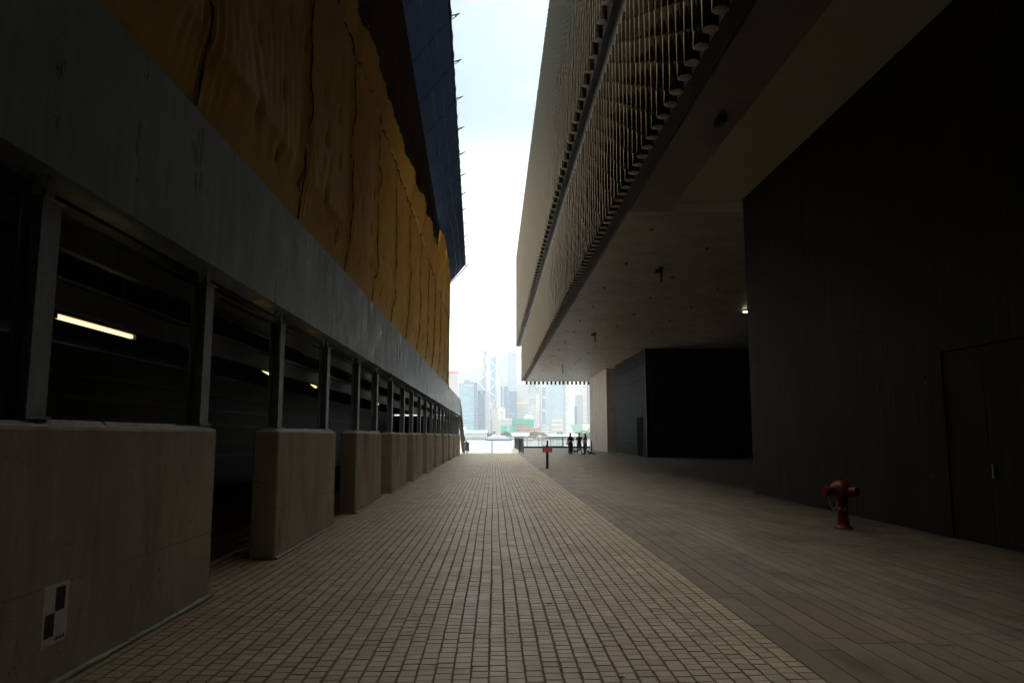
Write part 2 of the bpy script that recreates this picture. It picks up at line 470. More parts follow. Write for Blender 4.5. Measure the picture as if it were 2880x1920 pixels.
def paving(name, xs, y0, y1, length, lvar, gap_x, gap_y, mat, tilt, stray, zj):
    """stone courses running along y; every stone a chamfered block of its own height and tone"""
    V = []; Q = []; T = []
    for i in range(len(xs) - 1):
        n = int((y1 - y0) / length) + 2
        L = length * (1 + lvar * (RNG.random(n) - .5) * 2)
        ys = y0 - RNG.random() * length + np.concatenate([[0], np.cumsum(L)])
        ys = np.append(ys[ys < y1 - .04], y1)
        a = ys[:-1] + gap_y * (.4 + .9 * RNG.random(len(ys) - 1)); c = ys[1:] - gap_y * .5
        k = len(a)
        wob = stray * np.sin(ys[:-1] * .9 + i * .35) + stray * .7 * (RNG.random(k) - .5)
        x0 = xs[i] + gap_x * (.5 + .4 * RNG.random(k)) + wob; x1 = xs[i + 1] - gap_x * .5 + wob * .8
        z = zj * (RNG.random(k) - .5); tx = tilt * (RNG.random(k) - .5); ty = tilt * (RNG.random(k) - .5)
        ch = .0012
        def pt(x, y, zz): return np.stack([x, y, zz], 1)
        top = [pt(x0 + ch, a + ch, z + tx + ty), pt(x1 - ch, a + ch, z - tx + ty), pt(x1 - ch, c - ch, z - tx - ty), pt(x0 + ch, c - ch, z + tx - ty)]
        bot = [pt(x0, a, z * 0 - .0085), pt(x1, a, z * 0 - .0085), pt(x1, c, z * 0 - .0085), pt(x0, c, z * 0 - .0085)]
        base = len(V) and sum(len(q) for q in V) or 0
        V.append(np.stack(top + bot, 1).reshape(-1, 3))
        o = base + np.arange(k)[:, None] * 8
        for f in ((0, 1, 2, 3), (4, 5, 1, 0), (5, 6, 2, 1), (6, 7, 3, 2), (7, 4, 0, 3)):
            Q.append(o + np.array(f)[None, :]); T.append(None)
        tone = np.clip(.5 + .17 * RNG.standard_normal(k), 0, 1)
        T[-5:] = [tone] * 5
    o = np_mesh(name, np.concatenate(V), np.concatenate(Q), mat, attr=np.concatenate(T))
    return tag(o, kind='structure')
paving('sett_paving', np.linspace(-4.32, 2.13, 55), .6, 66.85, .118, .16, .013, .0075, M['sett'], .0014, .006, .0022)
px = [2.13, 2.34]
while px[-1] < 26: px.append(px[-1] + random.choice((.17, .2, .2, .23)))
pn = [x for x in px if x < 8]
paving('plank_paving', pn, -2, 67, 1.5, .45, .006, .006, M['plank'], .0007, .001, .0012)
pf = [pn[-1]] + [x for x in np.arange(pn[-1] + .2, 26, .2)]
paving('plank_paving', pf, 19.5, 67, 1.5, .45, .006, .006, M['plank'], .0007, .001, .0012)
pe = list(np.arange(2.64, 13.2, .2))
paving('plank_paving', pe, 67, 98.9, 1.5, .45, .006, .006, M['plank'], .0007, .001, .0012)

b = MB()
b.box(-60, 2.6, 66.9, 67.2, -3.4, -.004); b.box(2.5, 2.62, 67.2, 99, -3.4, -.02)
for k in range(12): b.box(-2.4, 2.5, 67.2 + .32 * k, 67.52 + .32 * k, -3.6, -.17 - .165 * k)
tag(b.build('terrace_step', M['terrace']), kind='structure')
b = MB(); b.quad((-60, 67, -3.4), (2.55, 67, -3.4), (2.55, 101, -3.4), (-60, 101, -3.4)); b.box(-60, 60, 101, 101.6, -7, -3.2); b.quad((2.55, 99, -3.4), (60, 99, -3.4), (60, 101, -3.4), (2.55, 101, -3.4))
tag(b.build('promenade', M['terrace']), kind='structure')
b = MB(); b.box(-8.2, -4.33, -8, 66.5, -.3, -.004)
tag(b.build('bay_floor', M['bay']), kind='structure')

def water():
    t = NT('harbour water')
    n = t.noise(.12, 6, .65, t.coords('Object', (1, .35, 1)))
    n2 = t.noise(.9, 4, .6, t.coords('Object', (1, .3, 1)))
    t.col((.12, .145, .155)).set(.2, .5)
    t.bump(t.math('ADD', t.math('MULTIPLY', n, 2.0), n2), .45, .9)
    return t.mat
b = MB(); b.quad((-2500, 101.6, -4.5), (2500, 101.6, -4.5), (2500, 1105, -4.5), (-2500, 1105, -4.5))
tag(b.build('harbour_water', water()), kind='structure')
b = MB(); b.box(-2500, 2500, 1105, 1107, -7, -1.6); b.box(-2500, 2500, 1107, 3300, -7, -1.7)
tag(b.build('waterfront', M['rock']), kind='structure')

def hill_mat():
    t = NT('wooded hillside')
    n = t.noise(.012, 6, .7, t.coords()); n2 = t.noise(.05, 5, .7, t.coords())
    c = t.ramp(n, [(.3, (.028, .042, .03)), (.6, (.05, .066, .046)), (.8, (.085, .098, .075))])
    c = t.mix(t.math('MULTIPLY', t.step(n2, .45, .7), .5), c, (.02, .035, .016))
    t.col(c).set(.95, .1)
    return t.mat
def hill(name, ridge, y, base_y, jag, seed):
    rr = np.random.default_rng(seed)
    xs = np.arange(ridge[0][0], ridge[-1][0] + 1, 8.0); hz = np.interp(xs, [p[0] for p in ridge], [p[1] for p in ridge])
    n = 22; P = []
    for j in range(n):
        t = j / (n - 1)
        rough = (rr.random(len(xs)) - .5) * jag
        z = -2 + (hz + 2) * (t ** 1.15) + rough * (t > .02)
        yy = base_y + (y - base_y) * t + (rr.random(len(xs)) - .5) * 22 * (0 < j < n - 1) + 26 * np.sin(xs * .021 + j * .4) * (0 < j < n - 1)
        P.append(np.stack([xs, yy, z], 1))
    P.append(np.stack([xs, np.full(len(xs), y + 500), np.full(len(xs), -2)], 1))
    V = np.concatenate(P); m = len(xs); q = []
    i = np.arange(m - 1)
    for j in range(n): q.append(np.stack([j * m + i, j * m + i + 1, (j + 1) * m + i + 1, (j + 1) * m + i], 1))
    tag(np_mesh(name, V, np.concatenate(q), M['hill'], smooth=True), kind='structure')
M['hill'] = hill_mat()
hill('wooded_hill', [(-1500, 120), (-700, 190), (-420, 230), (-210, 258), (-158, 273), (-138, 283), (-101, 288), (-73, 299), (-49, 309), (-16, 334), (16, 357), (49, 365), (63, 375), (114, 383), (154, 352), (191, 318), (252, 285), (365, 262), (414, 245), (600, 250), (1000, 180), (1700, 90)], 3280, 2250, 9, 3)
hill('wooded_hill', [(-900, 60), (-300, 120), (-100, 150), (40, 190), (180, 215), (300, 170), (420, 190), (700, 120), (1100, 50)], 2650, 2050, 8, 5)

# ------------------------------------------------------------------ left: deck on columns and plinths
LX = -2.75
deck = thing('elevated_deck', 'long elevated deck with a deep grey concrete parapet above the steel columns', 'deck', (-5, 27, 0))
b = MB()
y = -43.1
while y < 62.2:
    y2 = min(y + 3.9, 62.3); b.box(LX - .28, LX + random.uniform(-.004, .004), y + .006, y2 - .006, 3.2, 4.545); y = y2
b.build('parapet', M['parapet'], deck)
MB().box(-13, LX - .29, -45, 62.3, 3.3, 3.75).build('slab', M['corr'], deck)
MB().box(LX - .62, LX - .3, -45, 62.2, 3.18, 3.3).build('edge_beam', M['girt'], deck)
# end return of the parapet, bending down towards the steps
b = MB()
prof = [(-2.76, 4.5, 3.2), (-2.7, 4.1, 2.95), (-2.64, 3.5, 2.4), (-2.58, 2.8, 1.8), (-2.52, 2.0, 1.1), (-2.46, 1.1, .5), (-2.4, .15, .1)]
for (xa, ta, ba), (xb, tb, bb), k in zip(prof[:-1], prof[1:], range(9)):
    ya, yb = 62.32 + .3 * k, 62.32 + .3 * (k + 1)
    vs_ = [(xa, ya, ba), (xb, yb, bb), (xb, yb, tb), (xa, ya, ta), (xa - .25, ya, ba), (xb - .25, yb, bb), (xb - .25, yb, tb), (xa - .25, ya, ta)]
    b.add(vs_, [(0, 1, 2, 3), (5, 4, 7, 6), (3, 2, 6, 7), (4, 5, 1, 0), (1, 5, 6, 2), (4, 0, 3, 7)])
b.build('parapet_end', M['terrace'], deck)

bw = thing('sheeted_wall', 'dark ribbed wall with horizontal rails at the back of the bays under the deck', 'wall', (-8.3, 27, 0))
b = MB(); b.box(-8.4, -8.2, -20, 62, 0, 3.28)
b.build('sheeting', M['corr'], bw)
MB().box(-13, -3.1, 62.05, 62.2, 0, 3.17).build('end_wall', M['corr'], bw)  # end wall added to block daylight from the far bays
for z in (.9, 1.35, 1.8, 2.25, 2.7): MB().box(-8.2, -8.12, -8, 62, z, z + .09).build('rail', M['black'], bw)
for z0, z1, n in ((2.84, 3.08, 'upper'), (2.4, 2.64, 'lower')):
    g = thing('steel_beam', f'{n} of two long dark steel channel beams running behind the columns', 'beam', (-3.02, 27, z0), group='channel beams behind the steel columns')
    MB().box(-3.055, -3.045, -8, 62, z0 + .02, z1 - .02).build('web', M['girt'], g)
    MB().box(-3.055, -2.985, -8, 62, z0, z0 + .02).build('flange', M['girt'], g)
    MB().box(-3.055, -2.985, -8, 62, z1 - .02, z1).build('flange', M['girt'], g)

ORD = ['nearest', 'second', 'third', 'fourth', 'fifth', 'sixth', 'seventh', 'eighth', 'ninth', 'tenth', 'farthest']
PL = [(4.05, 7.5), (9.66, 13.14), (15.15, 18.49), (20.45, 23.95), (25.8, 29.3), (31.2, 34.7), (36.6, 40.1), (42, 45.5), (47.4, 50.9), (52.8, 56.3), (58.3, 62.0)]
CY = [(4.64, 7.3), (9.87, 12.66), (15.57, 18.06), (20.75, 23.56)] + [(26.1 + 5.4 * k, 28.9 + 5.4 * k) for k in range(7)]
for i, (y0, y1) in enumerate(PL):
    mossy = i in (2, 3, 4, 7)
    d = {0: 'with a black and white checker target on it', 2: 'with a green moss streak down its face', 3: 'with moss and a thin white paper strip', 4: 'with a faint green streak', 6: 'with a small white notice'}.get(i, 'carrying two columns')
    p = thing('concrete_plinth', f'{ORD[i]} concrete plinth along the alley, {d}', 'plinth', ((LX - .16), (y0 + y1) / 2, 0), group='concrete plinths along the alley')
    b = MB(); zt = 1.615
    b.bevbox(LX - .33, LX, y0, y1, -.02, zt, .03)
    b.build('block', M['plinth_moss'] if mossy else M['plinth'], p)
    b = MB(); yy = y0 + .03
    while yy < y1 - .06:
        y2 = min(yy + random.uniform(.5, 1.3), y1 - .03); h = random.uniform(.02, .045)
        b.add([(LX - .3, yy, zt - .001), (LX - .03, yy, zt - .001), (LX - .03, y2, zt - .001), (LX - .3, y2, zt - .001), (LX - .25, yy + .03, zt + h), (LX - .07, yy + .03, zt + h), (LX - .07, y2 - .03, zt + h), (LX - .25, y2 - .03, zt + h)],
              [(4, 5, 6, 7), (0, 1, 5, 4), (1, 2, 6, 5), (2, 3, 7, 6), (3, 0, 4, 7)])
        yy = y2
    b.build('coping', M['mortar'], p)
    b = MB(); yy = y0 - .02; n = 0
    while yy < y1 + .02:
        b.tube((LX + .015 + random.uniform(-.006, .006), yy, .012), (LX + .015 + random.uniform(-.006, .006), min(yy + .32, y1 + .03), .012 + random.uniform(-.004, .004)), .024 + random.uniform(-.005, .006), n=8); yy += .3
    b.build('base_fillet', M['mortar'], p)
    for j, cy in enumerate(CY[i]):
        c = thing('steel_column', f'grey steel column at the {"near" if j == 0 else "far"} end of the {ORD[i]} concrete plinth', 'column', (LX - .15, cy, 1.63), group='steel columns on the plinths')
        xf, xb = LX - .06, LX - .2
        b = MB(); b.box(xf - .016, xf, cy - .1, cy + .1, 1.67, 3.02); b.box(xb, xb + .016, cy - .1, cy + .1, 1.67, 3.02); b.box(xb + .016, xf - .016, cy - .008, cy + .008, 1.67, 3.02)
        b.build('shaft', M['steel'], c)
        MB().box(xb - .03, xf + .02, cy - .13, cy + .13, 1.65, 1.668).build('base_plate', M['steel'], c)
        b = MB(); b.box(xb - .01, xf + .014, cy - .115, cy + .115, 3.02, 3.04); b.build('cap_plate', M['steel'], c)
        b = MB(); b.box(xf - .05, xf - .036, cy - .012, cy + .075, 3.04, 3.32); b.box(xb + .02, xb + .034, cy - .05, cy + .05, 3.04, 3.32); b.build('stub', M['steel'], c)

# fluorescent battens under the deck
for k, (ye, ln, lb) in enumerate(((8.15, 1.52, 'nearest and longest-looking lit'), (13.25, 1.5, 'second lit'), (16.63, 1.5, 'third lit'), (21.8, 1.5, 'fourth lit'), (25.64, 1.5, 'farthest lit'))):
    x = -3.96; z = 2.62
    l = thing('fluorescent_lamp', f'{lb} fluorescent batten hanging in the dark bays behind the columns', 'lamp', (x, ye - ln / 2, z), group='fluorescent lamps under the deck')
    dz_ = 0.0 if k == 0 else .16                                   # the later ones hang lower at their far end
    P0 = (x, ye - ln, z + dz_); P1 = (x, ye, z)
    b = MB(); sec = [(-.06, .12), (-.045, .02), (.045, .02), (.06, .12)]
    b.rings([[(p[0] + u, p[1], p[2] + v_) for u, v_ in sec] for p in (P0, P1)], smooth=False); b.build('housing', M['diffuser'], l)
    MB().tube((x, ye - ln + .03, z + dz_), (x, ye - .03, z), .022, n=10).build('tube', M['tube'], l)
    for p in (P0, P1): MB().box(x - .05, x + .05, p[1] - .03, p[1] + .03, p[2] - .03, p[2] + .12).build('end_cap', M['girt'], l)
    for f_ in (.2, .5, .8): MB().box(x - .02, x + .02, ye - ln * f_ - .03, ye - ln * f_ + .03, z + dz_ * f_ + .12, 3.3).build('hanger', M['girt'], l)

# survey target and paper notices
t = thing('survey_target', 'black and white checker survey target pasted low on the nearest plinth', 'sign', (LX, 4.9, .28))
X = LX + .003
MB().box(LX + .0005, X, 4.765, 5.035, .26, .625).build('sheet', M['paper'], t)
for (ya, yb, za, zb) in ((4.79, 4.89, .31, .45), (4.89, 4.995, .455, .6)):
    MB().box(X, X + .001, ya, yb, za, zb).build('black_square', M['ink'], t)
b = MB()
for k in range(9): b.box(X, X + .001, 4.9 + .013 * k, 4.908 + .013 * k, .278, .29 + .006 * (k % 3))
b.build('small_print', M['ink'], t)
for (yy, z0, z1, wd, lb) in ((21.9, .55, .95, .09, 'narrow white paper strip pasted on the mossy fourth plinth'), (38.9, .95, 1.35, .2, 'small white notice on the upper part of the seventh plinth')):
    o = MB().box(LX + .001, LX + .004, yy, yy + wd, z0, z1).build('paper_notice', M['paper'], loc=(LX, yy, z0)); tag(o, lb, 'notice')

# ------------------------------------------------------------------ left: building wrapped in tarpaulin
shr = thing('shrouded_building', 'tall building wrapped in ochre yellow tarpaulin above the grey parapet', 'building', (-6, 20, 3.75))
MB().box(-13, -5.0, -45, 44.6, 3.76, 24).build('wall', M['pier'], shr)
MB().box(-4.99, -3.0, 44.4, 44.6, 3.76, 11).build('end_wall', M['pier'], shr)
MB().box(-4.99, -2.9, -45, -3.2, 3.76, 13).build('near_wall', M['pier'], shr)
MB().box(-4.99, -2.35, -3.1, 20.5, 11.62, 11.72).build('light_block_deck', M['girt'], shr)  # unseen deck added to keep skylight off the back of the near tarpaulin
def lean(y): return .8 * np.clip((45 - y) / 30, 0, 1.15)
seams = [-.2, 3.35, 6.78, 10.35, 13.73, 16.92, 20.03, 23.5, 26.9, 30.2, 33.7, 37.1, 40.6, 44.0]
ya = np.unique(np.round(np.concatenate([np.arange(-3, 45.01, .05)] + [np.arange(s_ - .24, s_ + .24, .014) for s_ in seams[1:-1]]), 3)); za = np.arange(4.4, 11.55, .048)
Yg, Zg = np.meshgrid(ya, za, indexing='ij')
dx = np.full(Yg.shape, .06)
wander = .02 * np.sin(Zg * 1.7) + .008 * np.sin(Zg * 4.1 + Yg)
tone = np.zeros_like(dx)
for k in range(len(seams) - 1):
    s0, s1 = seams[k] + .06 * math.sin(k * 2.3), seams[k + 1] + .06 * math.sin((k + 1) * 2.3)
    u = (Yg + wander - s0) / (s1 - s0); m = (u >= 0) & (u < 1)
    bul = np.sin(np.pi * np.clip(u, 0, 1)) ** .6
    dx = np.where(m, .02 + (.065 + .03 * math.sin(k * 1.9)) * bul * (1 + .25 * np.sin(Zg * 1.3 + k)), dx)
for k, s in enumerate(seams):
    s = s + .06 * math.sin(k * 2.3); dd = Yg + wander - s
    dx -= .12 * np.exp(-((dd + .04) / .03) ** 2) * (.65 + .45 * np.sin(Zg * 3.3 + k) + .25 * np.sin(Zg * 8.7 + 2 * k))
    lap = np.clip(.55 + .4 * np.sin(Zg * 2.6 + k * 1.3) + .3 * np.sin(Zg * 6.3 + k * 2.1), .08, 1.3)
    dx += .055 * lap * np.where(dd > 0, np.exp(-np.clip(dd, 0, 9) / .32), np.exp(-(np.clip(dd, -9, 0) / .012) ** 2))
    dx += .02 * np.sin(dd * 34 + 1.4 * np.sin(Zg * 2)) * np.exp(-(dd / .5) ** 2)
ties = []
rows = (5.15, 6.1, 7.1, 8.05)
for k in range(len(seams) - 1):
    for fr in (0.0, .36, .68):
        for r_, z in enumerate(rows):
            yc = seams[k] + (seams[k + 1] - seams[k]) * fr + RNG.uniform(-.18, .18); zc = z + RNG.uniform(-.25, .25)
            if yc < -2: continue
            ties.append((yc, zc)); d2 = ((Yg - yc) / .075) ** 2 + ((Zg - zc) / (.13)) ** 2
            dx -= RNG.uniform(.1, .2) * np.exp(-d2)
            ang = RNG.uniform(.2, .9) * (1 if RNG.random() < .6 else -1)
            q = (Yg - yc) * math.cos(ang) + (Zg - zc) * math.sin(ang) * .6
            fall = np.exp(-(((Yg - yc) / .8) ** 2 + ((Zg - zc) / 1.1) ** 2))
            dx += .006 * np.sin(q * RNG.uniform(14, 26)) * fall
def smooth_noise(sy, sz, amp):
    ny, nz_ = int((ya[-1] - ya[0]) / sy) + 3, int((za[-1] - za[0]) / sz) + 3
    g = RNG.standard_normal((ny, nz_))
    fy = (Yg - ya[0]) / sy; fz = (Zg - za[0]) / sz
    i = fy.astype(int); j = fz.astype(int); a = fy - i; c = fz - j
    a = a * a * (3 - 2 * a); c = c * c * (3 - 2 * c)
    return amp * (g[i, j] * (1 - a) * (1 - c) + g[i + 1, j] * a * (1 - c) + g[i, j + 1] * (1 - a) * c + g[i + 1, j + 1] * a * c)
dx += smooth_noise(1.3, 3.2, .016) + smooth_noise(.2, 3.0, .0035)
SZ = 9.0 - .02 * np.clip(Yg - 20, 0, 40)                       # height of the lashed seam
dz = Zg - SZ + .05 * np.sin(Yg * 5.1) + .035 * np.sin(Yg * 11.7)
up = np.clip(dz / 2.2, 0, 1.0)
dx += np.where(dz > 0, .025, 0) - .1 * np.exp(-(dz / .04) ** 2)
dx += lean(Yg) * up ** 1.35
scal = np.abs(np.sin(np.pi * (Yg - seams[2]) / 3.4))
dx -= .55 * np.clip((Zg - 10.15) / .5, 0, 1) * np.clip((33.5 - Yg) / 1.5, 0, 1)
far = np.clip((Yg - 30) / 4, 0, 1) * np.clip((44 - Yg) / 1.5, 0, 1) * np.clip((Zg - 9.7) / .6, 0, 1)
dx += .07 * far * np.sin(Yg * 11 + Zg * 3 + 1.5 * np.sin(Zg * 2 + Yg))
low = np.clip((5.3 - Zg) / .75, 0, 1) ** .7
dx = dx * (1 - low) + (-.05) * low
P = np.stack([LX - .02 + dx, Yg, Zg], -1).reshape(-1, 3); nz_ = len(za); ny = len(ya)
ii, jj = np.meshgrid(np.arange(ny - 1), np.arange(nz_ - 1), indexing='ij'); k0 = (ii * nz_ + jj).ravel()
np_mesh('tarpaulin', P, np.stack([k0, k0 + nz_, k0 + nz_ + 1, k0 + 1], 1), M['tarp'], shr, smooth=True)
def surf(y, z):
    i = min(len(ya) - 1, int(np.searchsorted(ya, y))); j = min(len(za) - 1, int(np.searchsorted(za, z)))
    return float(LX - .02 + dx[i, j])
for k, s_ in enumerate(seams[1:-1], 1):
    b = MB(); z = 4.62; y0 = s_ + .06 * math.sin(k * 2.3)
    while z < 8.8:
        ln = random.uniform(.12, .75); n_ = 5; pts = []
        for i in range(n_ + 1):
            zz = min(z + ln * i / n_, 8.85); yy = y0 - .02 * math.sin(zz * 1.7) - .008 * math.sin(zz * 4.1 + y0) + random.uniform(-.006, .006)
            pts.append((max(surf(yy, zz), surf(yy + .03, zz), surf(yy - .03, zz)) + .004, yy, zz))
        for i in range(n_):
            f0 = math.sin(math.pi * (i + .15) / (n_ + .3)); f1 = math.sin(math.pi * (i + 1.15) / (n_ + .3)); w_ = random.uniform(.002, .012)
            b.tube(pts[i], pts[i + 1], .005 + w_ * f0, .005 + w_ * f1, 6)
        z += ln
    b.build('seam_lacing_shade', M['rope'], shr)  # dark lacing strips that also paint the shade of the seam gaps
b = MB()
for yc, zc in ties:
    b.ball((surf(yc, zc) + .006, yc, zc), .02, .028, random.uniform(.05, .11), n=8)
o = b.build('dimple_shade', M['rope'], shr); tag(o, kind='stuff')  # dark balls painting the shade inside the tarpaulin dimples
# tarpaulin wrapped round the far end of the wall
b = MB(); n = 90
for i in range(n):
    z0 = 4.3 + 7.0 * i / n; z1 = 4.3 + 7.0 * (i + 1) / n
    f = lambda z: .07 * math.sin(z * 3.1) + .05 * math.sin(z * 7.3)
    for j in range(12):
        x0 = LX + .05 - j * .5; x1 = x0 - .5; g = lambda x, z: 45.0 + f(z) * .8 + .06 * math.sin(x * 7 + z)
        b.add([(x0, g(x0, z0), z0), (x1, g(x1, z0), z0), (x1, g(x1, z1), z1), (x0, g(x0, z1), z1)], [(0, 1, 2, 3)], 0, True)
b.build('end_tarpaulin', M['tarp'], shr)
b = MB(); pts = []
for yk in np.arange(-2, 45, .12):
    szk = 9.0 - .02 * max(0, yk - 20) - .05 * math.sin(yk * 5.1) - .035 * math.sin(yk * 11.7)
    pts.append((LX + .02 + .02 * math.sin(yk * 9), yk, szk))
b.path(pts, .018, 6); b.build('lashing_rope', M['rope'], shr)

# ------------------------------------------------------------------ left: catch fan
fan = thing('catch_fan', 'dark blue sheeted catch fan jutting out over the alley above the yellow tarpaulin', 'scaffold fan', (-2, 30, 11))
def fin(y):
    g = min(1, max(0, (y - 32) / 2)) * min(1, max(0, (44.4 - y) / 1.2))
    return (LX - .16 + float(lean(np.array(y))) + .3 * g, 10.85)
def fout(y):  return (-1.09 - .0233 * (y - 17.1), 12.25)
ys = np.arange(-3, 45.61, .3)
b = MB(); dk = MB()
NS = 10
for i in range(len(ys) - 1):
    for j in range(NS):
        q = []
        for (yy, jj_) in ((ys[i], j), (ys[i], j + 1), (ys[i + 1], j + 1), (ys[i + 1], j)):
            t_ = jj_ / NS; a = fin(yy); c = fout(yy)
            ed = .02 * math.sin(yy * 6.1) if jj_ == NS else 0
            q.append((a[0] + (c[0] - a[0]) * t_ + ed, yy, a[1] + (c[1] - a[1]) * t_ - .06 * math.sin(math.pi * t_) * abs(math.sin(yy * 1.16))))
        b.add(q, [(0, 1, 2, 3)], 0, True)
b.build('sheet', M['fan'], fan)
yl = np.arange(-3, 32.6, .1)
for yy, y2 in zip(yl[:-1], yl[1:]):
    for j in range(8):
        q = []
        for (yv, t_) in ((yy, j / 8), (yy, (j + 1) / 8), (y2, (j + 1) / 8), (y2, j / 8)):
            sc_ = abs(math.sin(math.pi * (yv - 6.78) / 3.4)) ** .7
            z0 = 9.5 + .12 * sc_ + .022 * max(0, yv - 16) + .05 * math.sin(yv * 2.3); a = fin(yv); c = fout(yv)
            x0 = surf(yv, z0) + .012
            x1 = a[0] + (c[0] - a[0]) * .07 + .03; z1 = a[1] + (c[1] - a[1]) * .07 - .05
            zq = z0 + (z1 - z0) * t_
            q.append((max(x0 + (x1 - x0) * t_ ** 1.15, surf(yv, zq) + .012 + .05 * t_), yv, zq))
        dk.add(q, [(0, 1, 2, 3)], 0, True)
dk.build('lining', M['fan_dark'], fan)
for t_ in (.42, .66, .98):
    b = MB(); b.path([(fin(y)[0] + (fout(y)[0] - fin(y)[0]) * t_ + .012, y, fin(y)[1] + 1.2 * t_ - .07) for y in ys[::4]], .007 if t_ < .9 else .03, 5)
    b.build('wire' if t_ < .9 else 'edge_tube', M['wire'] if t_ < .9 else M['black'], fan)
yb = -1.0
while yb < 45.5:
    a, c = fin(yb), fout(yb)
    b = MB(); b.tube((a[0], yb, a[1] - .05), (c[0] + .02, yb, c[1] - .05), .006, n=6); b.build('cross_wire', M['fan'], fan)
    b = MB(); o_ = (c[0], yb, c[1])
    b.tube((c[0] - .03, yb - .06, c[1] - .08), (c[0] + .2, yb + .1, c[1] + .09), .018, n=6)
    b.tube((c[0], yb + .26, c[1] + .02), (c[0] + .2, yb + .1, c[1] + .09), .011, n=6)
    b.ball((c[0] + .1, yb + .18, c[1] + .06), .026, n=8)
    b.build('bracket', M['black'], fan)
    yb += 2.35
b = MB(); a, c = fin(45.6), fout(45.6)
b.tube((a[0], 45.62, a[1] - .05), (c[0] + .2, 45.62, c[1] + .02), .03, n=6); b.build('end_tube', M['black'], fan)

# ------------------------------------------------------------------ right: museum block
mus = thing('museum_building', 'large dark tiled building on the right, its ceramic tubed facade overhanging the alley', 'building', (15, 45, 0))
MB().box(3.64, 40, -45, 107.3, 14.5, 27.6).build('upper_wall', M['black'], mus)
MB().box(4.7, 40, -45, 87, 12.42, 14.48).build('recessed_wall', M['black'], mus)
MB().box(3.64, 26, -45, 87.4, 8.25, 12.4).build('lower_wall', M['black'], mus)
MB().box(3.78, 4.68, -45, 87.2, 12.46, 14.46).build('band_panel', M['band'], mus)
MB().box(3.7, 3.775, -45, 87.2, 13.3, 13.42).build('gutter', M['ledge'], mus)
MB().box(3.55, 3.776, -45, 107.2, 14.42, 14.47).build('upper_ledge', M['ledge'], mus)
# soffit with its raised pale bay beside the wall
b = MB()
MB().box(3.88, 5.0, -45, 20.5, 7.92, 8.24).build('soffit_strip', M['soffit_shaded'], mus); b.box(3.88, 26, 20.5, 87.6, 7.92, 8.24)
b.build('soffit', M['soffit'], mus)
MB().box(5.004, 12, -45, 20.49, 8.19, 8.245).build('raised_ceiling', M['plaster'], mus)
MB().box(5.0, 7.6, 20.47, 20.496, 7.925, 8.188).build('ceiling_upstand', M['white'], mus)  # white paints in the light falling on this end face
MB().box(3.55, 3.8, -45, 87.5, 7.98, 8.2).build('drip_ledge', M['ledge'], mus)
MB().box(3.8, 3.878, -45, 87.5, 8.0, 8.2).build('shadow_gap', M['black'], mus)

def tubes(name, centres, axis, fixed, z0, z1, tile, rad, stagger, n=12, alt=0.0):
    """columns of glazed tube sections with open joints, one mesh per facade"""
    ang = np.linspace(0, 2 * math.pi, n, endpoint=False)
    V = []; Q = []; T = []; MI = []; base = 0
    capQ = []
    for i, c in enumerate(centres):
        zb = z0 + (alt if i % 2 else 0); z = zb - (tile * .5 if (i % 2 and stagger) else 0)
        first = True
        while z < z1 - .05:
            a = max(z, zb) + .011; e = min(z + tile, z1) - .011
            z += tile
            if e - a < .03: continue
            r = rad * (1 + RNG.uniform(-.012, .012)); ox, oy = RNG.uniform(-.011, .011, 2)
            tx = RNG.uniform(-.007, .007)
            for zz, sh, rr in ((a, 0, r * .99), (a + .006, 0, r), (e - .006, tx, r), (e, tx, r * .99)):
                cx, cy = (fixed + ox + sh, c + oy) if axis == 'y' else (c + ox, fixed + oy + sh)
                V.append(np.stack([cx + rr * np.cos(ang), cy + rr * np.sin(ang), np.full(n, zz)], 1))
            k = np.arange(n); k1 = (k + 1) % n
            tn = np.clip(.5 + .22 * RNG.standard_normal(), 0, 1)
            for L_ in range(3):
                Q.append(base + np.stack([L_ * n + k, L_ * n + k1, (L_ + 1) * n + k1, (L_ + 1) * n + k], 1)); T.append(np.full(n, tn)); MI.append(np.zeros(n, int))
            # bottom cap, as a fan of quads
            m = 1 if first else 0
            for h in range(0, n - 2, 2):
                Q.append(base + np.array([[0, h + 2 if h + 2 < n else 0, h + 1, h]]) if h else base + np.array([[0, 3, 2, 1]])); T.append(np.full(1, tn)); MI.append(np.full(1, m))
            first = False
            base += 4 * n
    Vv = np.concatenate(V); Qq = np.concatenate(Q)
    good = np.array([len(set(q)) == 4 for q in Qq.tolist()])
    o = np_mesh(name, Vv, Qq[good], [M['ceramic'], M['disc']], mus, attr=np.concatenate(T)[good], smooth=True)
    o.data.polygons.foreach_set('material_index', np.concatenate(MI)[good].astype(np.int32))
    return o
SP = .54
up_c = np.arange(-2, 107.3, SP)
tubes('upper_cladding', up_c, 'y', 3.43, 14.45, 27.75, .57, .135, True, 16, .285)
tubes('lower_cladding', np.arange(-2, 87.6, SP), 'y', 3.43, 7.94, 12.45, .57, .135, True, 16)
tubes('end_cladding', np.arange(3.95, 26, .49), 'x', 87.8, 7.55, 12.4, .57, .12, True, 10)
MB().box(3.35, 40, 107.35, 107.6, 14.6, 27.7).build('upper_end_wall', M['ledge'], mus)

bk = thing('rear_light_block', 'added unseen dark block closing the alley behind the camera to cut the light', 'building', (2, -46, 0))  # added out of view to stop light from behind the camera
MB().box(-13, 40, -60, -45.1, 0, 30).build('wall', M['wall'], bk)

lb_ = thing('overhead_light_block', 'added unseen dark block high over the alley behind and above the camera to cut the light', 'bridge', (0, -15, 12.9))  # added overhead, out of view, so the near walls fall dark
MB().box(-3.15, 3.28, -45, 5.5, 12.9, 20).build('wall', M['wall'], lb_)

